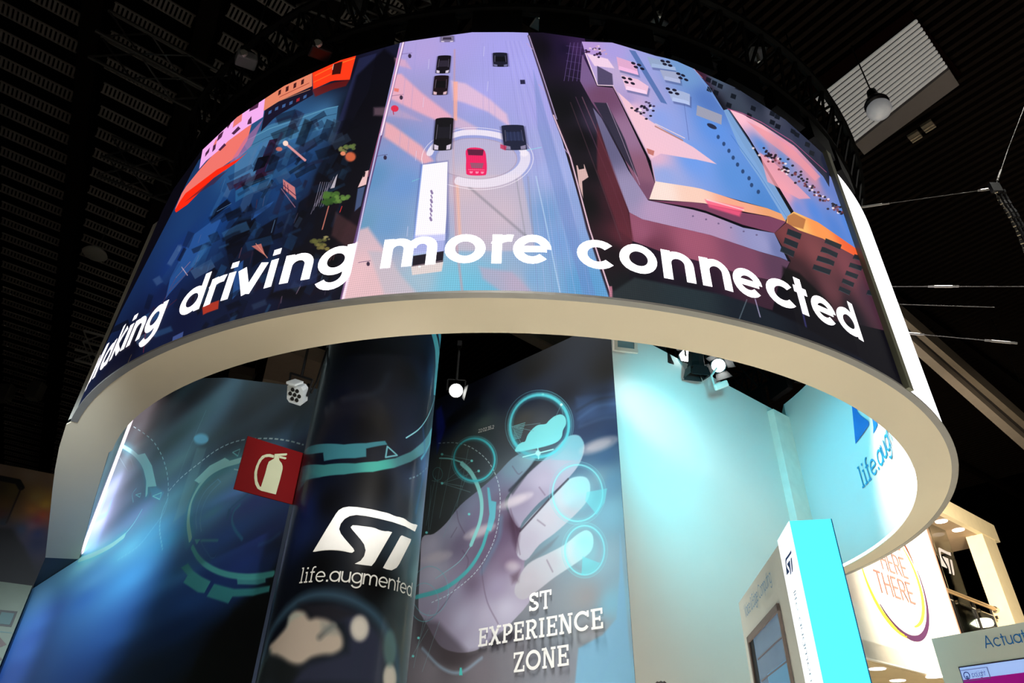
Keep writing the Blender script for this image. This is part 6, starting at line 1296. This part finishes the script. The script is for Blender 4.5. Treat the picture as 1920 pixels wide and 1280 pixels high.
# bright round ceiling lamp and bar deep inside the balcony room
P = up(at_dist(1843, 1165, 24.0)); MB().lathe(P, (0, 0, 1), [(-.12, .2), (-.03, .32), (.06, .18)], 20).build('room_lamp', mat('room_lamp_glow', (255, 246, 220), .3, emit=8, noise=0), bld)
fbox('room_wall', uw - .5, uw + 1.2, vl + .2, rw1, .1, mat('room_tan', (120, 104, 70), .7), bld, -6)
# tall clear banner with mark inside the balcony
ga, gb = onf(1785, 985)[0], onf(1815, 1000)[0]
fbox('glass_banner', ga, gb + .1, vl + .3, vb + .02, .02, m_glass, bld, -.45)
mb_ = MB(); gu, gv = onf(1806, 1052)
for q in ST_N: flat_shape(mb_, [(gu + x * .72, gv + y * .72 * 1.5) for x, y in q], lambda u, v, k: fp(u, v, 0, -.43), .1)
mb_.build('maker_mark', mat('mark_grey', (190, 186, 190), .5, emit=.12), bld)
# ring graphic with the lettering on the white wall
mb_ = MB(); e_c = onf(1668, 1092)
def circ_arc(cx, cy, r, a0, a1, w0, l=.006):
    n_ = 40; vs = []
    for i in range(n_ + 1):
        t = math.radians(a0 + (a1 - a0) * i / n_); wv = w0 * (.25 + .75 * math.sin(math.pi * i / n_)); vs += [fp(cx + (r + wv) * math.cos(t), cy + (r + wv) * math.sin(t), 0, l), fp(cx + r * math.cos(t), cy + r * math.sin(t), 0, l)]
    return MB().add(vs, [(2 * i, 2 * i + 2, 2 * i + 3, 2 * i + 1) for i in range(n_)])
qb, qr = onf(1707, 1190), onf(1738, 1130)
cu = qb[0]; cr = qr[0] - cu; cz = qb[1] + cr
circ_arc(cu, cz, cr, -140, 12, .10).build('ring_arc', mat('arc_plum', (70, 40, 72), .5), bld)
circ_arc(cu, cz, cr * .86, -75, 40, .10).build('ring_arc', mat('arc_yellow', (232, 206, 60), .5), bld); circ_arc(cu, cz, cr * 1.05, -175, -95, .09).build('ring_arc', mat('arc_yellow', (232, 206, 60), .5), bld)
circ_arc(cu, cz, cr * .97, 18, 60, .07).build('ring_arc', mat('arc_brown', (96, 44, 28), .5), bld)
m_pal = mat('faded_letter', (150, 96, 92), .5)
for txt, (xa, ya), (xb, yb) in (('HERE', (1655, 1068), (1703, 1085)), ('THERE', (1648, 1112), (1716, 1131)), ('OR', (1682, 1043), (1694, 1051))):
    ua, va = onf(xa, ya); ub, vb_ = onf(xb, yb); st, adv = text_strokes(txt, .13, .18); k_ = (ub - ua) / adv; hk = .27
    mb_ = MB(); strokes_mesh(mb_, st, .13, lambda u, v, k: fp(ua + u * k_, (va + vb_) / 2 + v * hk, k, .012)); mb_.build('wall_lettering', m_pal, bld)

# ------------------------------------------------------------------ mural wall and sign board at the far left
MU0 = at_dist(0, 870, 15.5); MAZ = 61.0
MUc, mu_uv = wall_canvas(512, MU0, MAZ, -2.5, 3.6, -1.2, 5.3, (10, 10, 16), 80)
def paint_mural(c):
    c.fill([(0, 872, (70, 58, 50)), (60, 890, (78, 66, 56)), (90, 900, (76, 62, 52)), (70, 930, (92, 76, 44)), (85, 945, (110, 86, 30)), (20, 930, (44, 34, 22)), (60, 955, (96, 62, 24)), (80, 965, (96, 40, 20)), (30, 960, (60, 42, 20)), (70, 975, (70, 26, 34)), (60, 985, (62, 44, 54)), (0, 975, (30, 28, 36)), (40, 992, (22, 34, 52)), (70, 1000, (14, 22, 50)), (70, 1020, (10, 14, 36)), (20, 1000, (14, 10, 14)), (20, 1050, (4, 4, 8)), (50, 1080, (4, 5, 12)), (-60, 900, (60, 50, 44)), (-60, 1000, (10, 10, 16))])
    c.poly([(-50, 885), (36, 902), (41, 915), (10, 985), (-60, 970)], 0, grad=[(0, 915, (40, 34, 22)), (30, 920, (52, 44, 26)), (10, 945, (56, 40, 18)), (0, 965, (46, 24, 22)), (5, 980, (20, 26, 34))])
    c.line([(-50, 886), (34, 903), (40, 914)], 8, (6, 6, 8)); c.line([(40, 914), (12, 980)], 2, (20, 12, 12))
    c.poly([(-40, 985), (20, 992), (45, 1025), (60, 1060), (75, 1100), (-40, 1110)], (8, 6, 8), .8, 8)
paint_mural(MUc)
MUc.a *= 1.6
mu = thing('mural_wall', up((MU0[0], MU0[1], -1.2)), 'dim wall with a sunset mural and brown top band at the far left', 'wall')
u1_ = mu_uv(96, 888)[0] + 1.6; ztm = mu_uv(40, 877)[1]
ol = [(-2.4, -1.2), (-2.4, ztm), (u1_, ztm), (u1_, -1.2)]
wall_body('wall_panel', mu, MU0, MAZ, ol, .15, m_darkcore); wall_sheet('mural_print', mu, MU0, MAZ, ol, MUc, image_mat('mural_print', MUc, rough=.6))
IB0 = at_dist(58, 1098, 15.0); ib = thing('information_board', up((IB0[0], IB0[1], -1.2)), 'dim greenish board with a small picture and arrows at the far left', 'sign board')
id_ = azdir(MAZ)
def onb(x, y): P = at_plane(x, y, IB0, MAZ); return (P[:2] - IB0[:2]) @ id_, P[2]
bp_ = lambda u, v, l: up((*(IB0[:2] + id_ * u + np.array([math.cos(math.radians(MAZ)), -math.sin(math.radians(MAZ))]) * l), v))
def bq(name, pts, m, l, th=.01): return MB().prism([bp_(u, v, l) for u, v in pts], (math.cos(math.radians(MAZ)) * th, -math.sin(math.radians(MAZ)) * th, 0)).build(name, m, ib)
zt_b = onb(55, 1097)[1]; m_board = mat('board_green', (84, 92, 80), .6)
bq('board', [(-2.2, -1.2), (.02, -1.2), (.02, zt_b), (-2.2, zt_b)], m_board, -.1, .1)
a, b_, c_, d_ = onb(0, 1143), onb(33, 1146), onb(24, 1175), onb(-10, 1172)
bq('picture', [a, b_, (b_[0], d_[1]), (a[0], d_[1])], m_black, 0); bq('picture_detail', [(b_[0] - .22, d_[1] + .03), (b_[0] - .03, d_[1] + .03), (b_[0] - .03, b_[1] - .04), (b_[0] - .22, b_[1] - .04)], mat('picture_teal', (24, 60, 60), .5), .012)
rl = onb(10, 1186)[1]; bq('rule', [(-2, rl), (0, rl), (0, rl + .015), (-2, rl + .015)], mat('rule_teal', (40, 74, 74), .5), 0)
m_arrow = mat('arrow_brown', (50, 26, 24), .5)
for (x, y) in ((12, 1208), (4, 1236)):
    u_, v_ = onb(x, y); bq('arrow', [(u_ - .42, v_ - .035), (u_ - .16, v_ - .035), (u_ - .16, v_ - .12), (u_, v_), (u_ - .16, v_ + .12), (u_ - .16, v_ + .035), (u_ - .42, v_ + .035)], m_arrow, 0)

# ------------------------------------------------------------------ visitor, only the top of the head reaches into the picture
HP = at_dist(1239, 1274, 4.2); top = HP[2] + CAMZ; per = thing('person', (HP[0], HP[1], 0), 'person with short dark hair in front of the white wall', 'person')
H = top / 1.02; hx, hy = HP[0], HP[1]
J = {'pelvis': (0, 0, .53), 'waist': (0, 0, .62), 'chest': (0, .01, .74), 'neck': (0, .0, .835), 'head0': (0, -.005, .875), 'head1': (0, -.008, .93), 'head2': (0, .0, .965),
     'shL': (-.105, 0, .81), 'elL': (-.14, .02, .63), 'wrL': (-.13, -.05, .49), 'haL': (-.125, -.075, .45), 'shR': (.105, 0, .81), 'elR': (.14, .02, .63), 'wrR': (.13, -.05, .49), 'haR': (.125, -.075, .45),
     'hiL': (-.055, 0, .5), 'knL': (-.06, -.01, .28), 'anL': (-.06, .015, .05), 'toL': (-.065, -.09, .02), 'hiR': (.055, 0, .5), 'knR': (.06, -.01, .28), 'anR': (.06, .015, .05), 'toR': (.065, -.09, .02)}
RR = dict(pelvis=.085, waist=.075, chest=.09, neck=.034, head0=.044, head1=.056, head2=.046, shL=.042, elL=.028, wrL=.018, haL=.018, shR=.042, elR=.028, wrR=.018, haR=.018, hiL=.062, knL=.04, anL=.026, toL=.022, hiR=.062, knR=.04, anR=.026, toR=.022)
EE = [('pelvis', 'waist'), ('waist', 'chest'), ('chest', 'neck'), ('neck', 'head0'), ('head0', 'head1'), ('head1', 'head2'), ('chest', 'shL'), ('shL', 'elL'), ('elL', 'wrL'), ('wrL', 'haL'), ('chest', 'shR'), ('shR', 'elR'), ('elR', 'wrR'), ('wrR', 'haR'), ('pelvis', 'hiL'), ('hiL', 'knL'), ('knL', 'anL'), ('anL', 'toL'), ('pelvis', 'hiR'), ('hiR', 'knR'), ('knR', 'anR'), ('anR', 'toR')]
def skinned(name, J, RR, EE, m, root):
    ks_ = list(J); me = bpy.data.meshes.new(name); me.from_pydata([tuple(np.array(J[k]) * H) for k in ks_], [(ks_.index(a), ks_.index(b_)) for a, b_ in EE], [])
    o = bpy.data.objects.new(name, me); COL.objects.link(o); o.parent = per; me.materials.append(m)
    s = o.modifiers.new('skin', 'SKIN'); s.use_smooth_shade = True
    for i, k in enumerate(ks_): me.skin_vertices[0].data[i].radius = (RR[k] * H, RR[k] * H * (.8 if k in ('waist', 'chest', 'pelvis') else 1)); me.skin_vertices[0].data[i].use_root = (k == root)
    o.modifiers.new('smooth', 'SUBSURF').levels = 2; o.modifiers['smooth'].render_levels = 2
    return o
skinned('body', J, RR, EE, mat('skin', (196, 150, 124), .5), 'pelvis')
for s in (-1, 1):
    for f in range(5):
        b0 = (s * (.126 - .006 * f), -.072 - .004 * f, .452); b1 = (b0[0] - s * .004, b0[1] - .012, .425 - (.004 if f in (1, 2) else 0)); b2 = (b0[0] - s * .01, b0[1] - .016, .405 - (.006 if f in (1, 2) else 0))
        if f == 0: b1, b2 = (b0[0] + s * .004, b0[1] - .02, .44), (b0[0] + s * .002, b0[1] - .03, .425)
        skinned('finger', dict(a=b0, b=b1, c=b2), dict(a=.006, b=.0052, c=.0045), [('a', 'b'), ('b', 'c')], mat('skin', (196, 150, 124), .5), 'a')
SH = {k: J[k] for k in ('pelvis', 'waist', 'chest', 'shL', 'elL', 'shR', 'elR')}
skinned('shirt', SH, {k: RR[k] + .008 for k in SH}, [e for e in EE if e[0] in SH and e[1] in SH], mat('shirt_dark', (46, 50, 66), .8), 'pelvis')
TR = {k: J[k] for k in ('pelvis', 'hiL', 'knL', 'anL', 'hiR', 'knR', 'anR')}
skinned('trousers', TR, {k: RR[k] + .008 for k in TR}, [e for e in EE if e[0] in TR and e[1] in TR], mat('trousers_dark', (30, 30, 36), .8), 'pelvis')
b = MB(); hc = Vector((hx, hy, .945 * H)); rows = []
for i in range(9):
    ph = math.radians(-10 + 100 * i / 8)
    for k in range(28):
        th = 2 * math.pi * k / 28; r_ = .062 * H * (1 + .05 * math.sin(7 * th + 3 * i) + .03 * math.sin(13 * th))
        b.v.append(tuple(hc + Vector((math.cos(th) * math.cos(ph) * r_, math.sin(th) * math.cos(ph) * r_ * 1.12 + .006, math.sin(ph) * r_ * 1.1))))
b.f = [(i * 28 + k, i * 28 + (k + 1) % 28, (i + 1) * 28 + (k + 1) % 28, (i + 1) * 28 + k) for i in range(8) for k in range(28)]
b.build('hair', mat('hair_dark', (44, 36, 36), .5, noise=.5, scale=60), per, smooth=True)
b = MB(); fy = hy - .058 * H
for s in (-1, 1): b.lathe((hx + s * .02 * H, fy + .008, .915 * H), (0, -1, 0), [(0, .007 * H), (.004 * H, .005 * H)], 10)
b.build('eye', mat('eye_dark', (30, 26, 26), .2), per); MB().lathe((hx, fy + .004, .903 * H), (0, -1, .3), [(0, .009 * H), (.012 * H, .004 * H)], 8).build('nose', mat('skin', (196, 150, 124), .5), per); MB().box((hx, fy + .008, .884 * H), (.028 * H, .01, .006 * H)).build('mouth', mat('lips', (160, 96, 90), .5), per)
for s in (-1, 1): MB().lathe((hx + s * .056 * H, hy, .91 * H), (s, 0, 0), [(0, .014 * H), (.008 * H, .009 * H)], 10).build('ear', mat('skin', (196, 150, 124), .5), per)
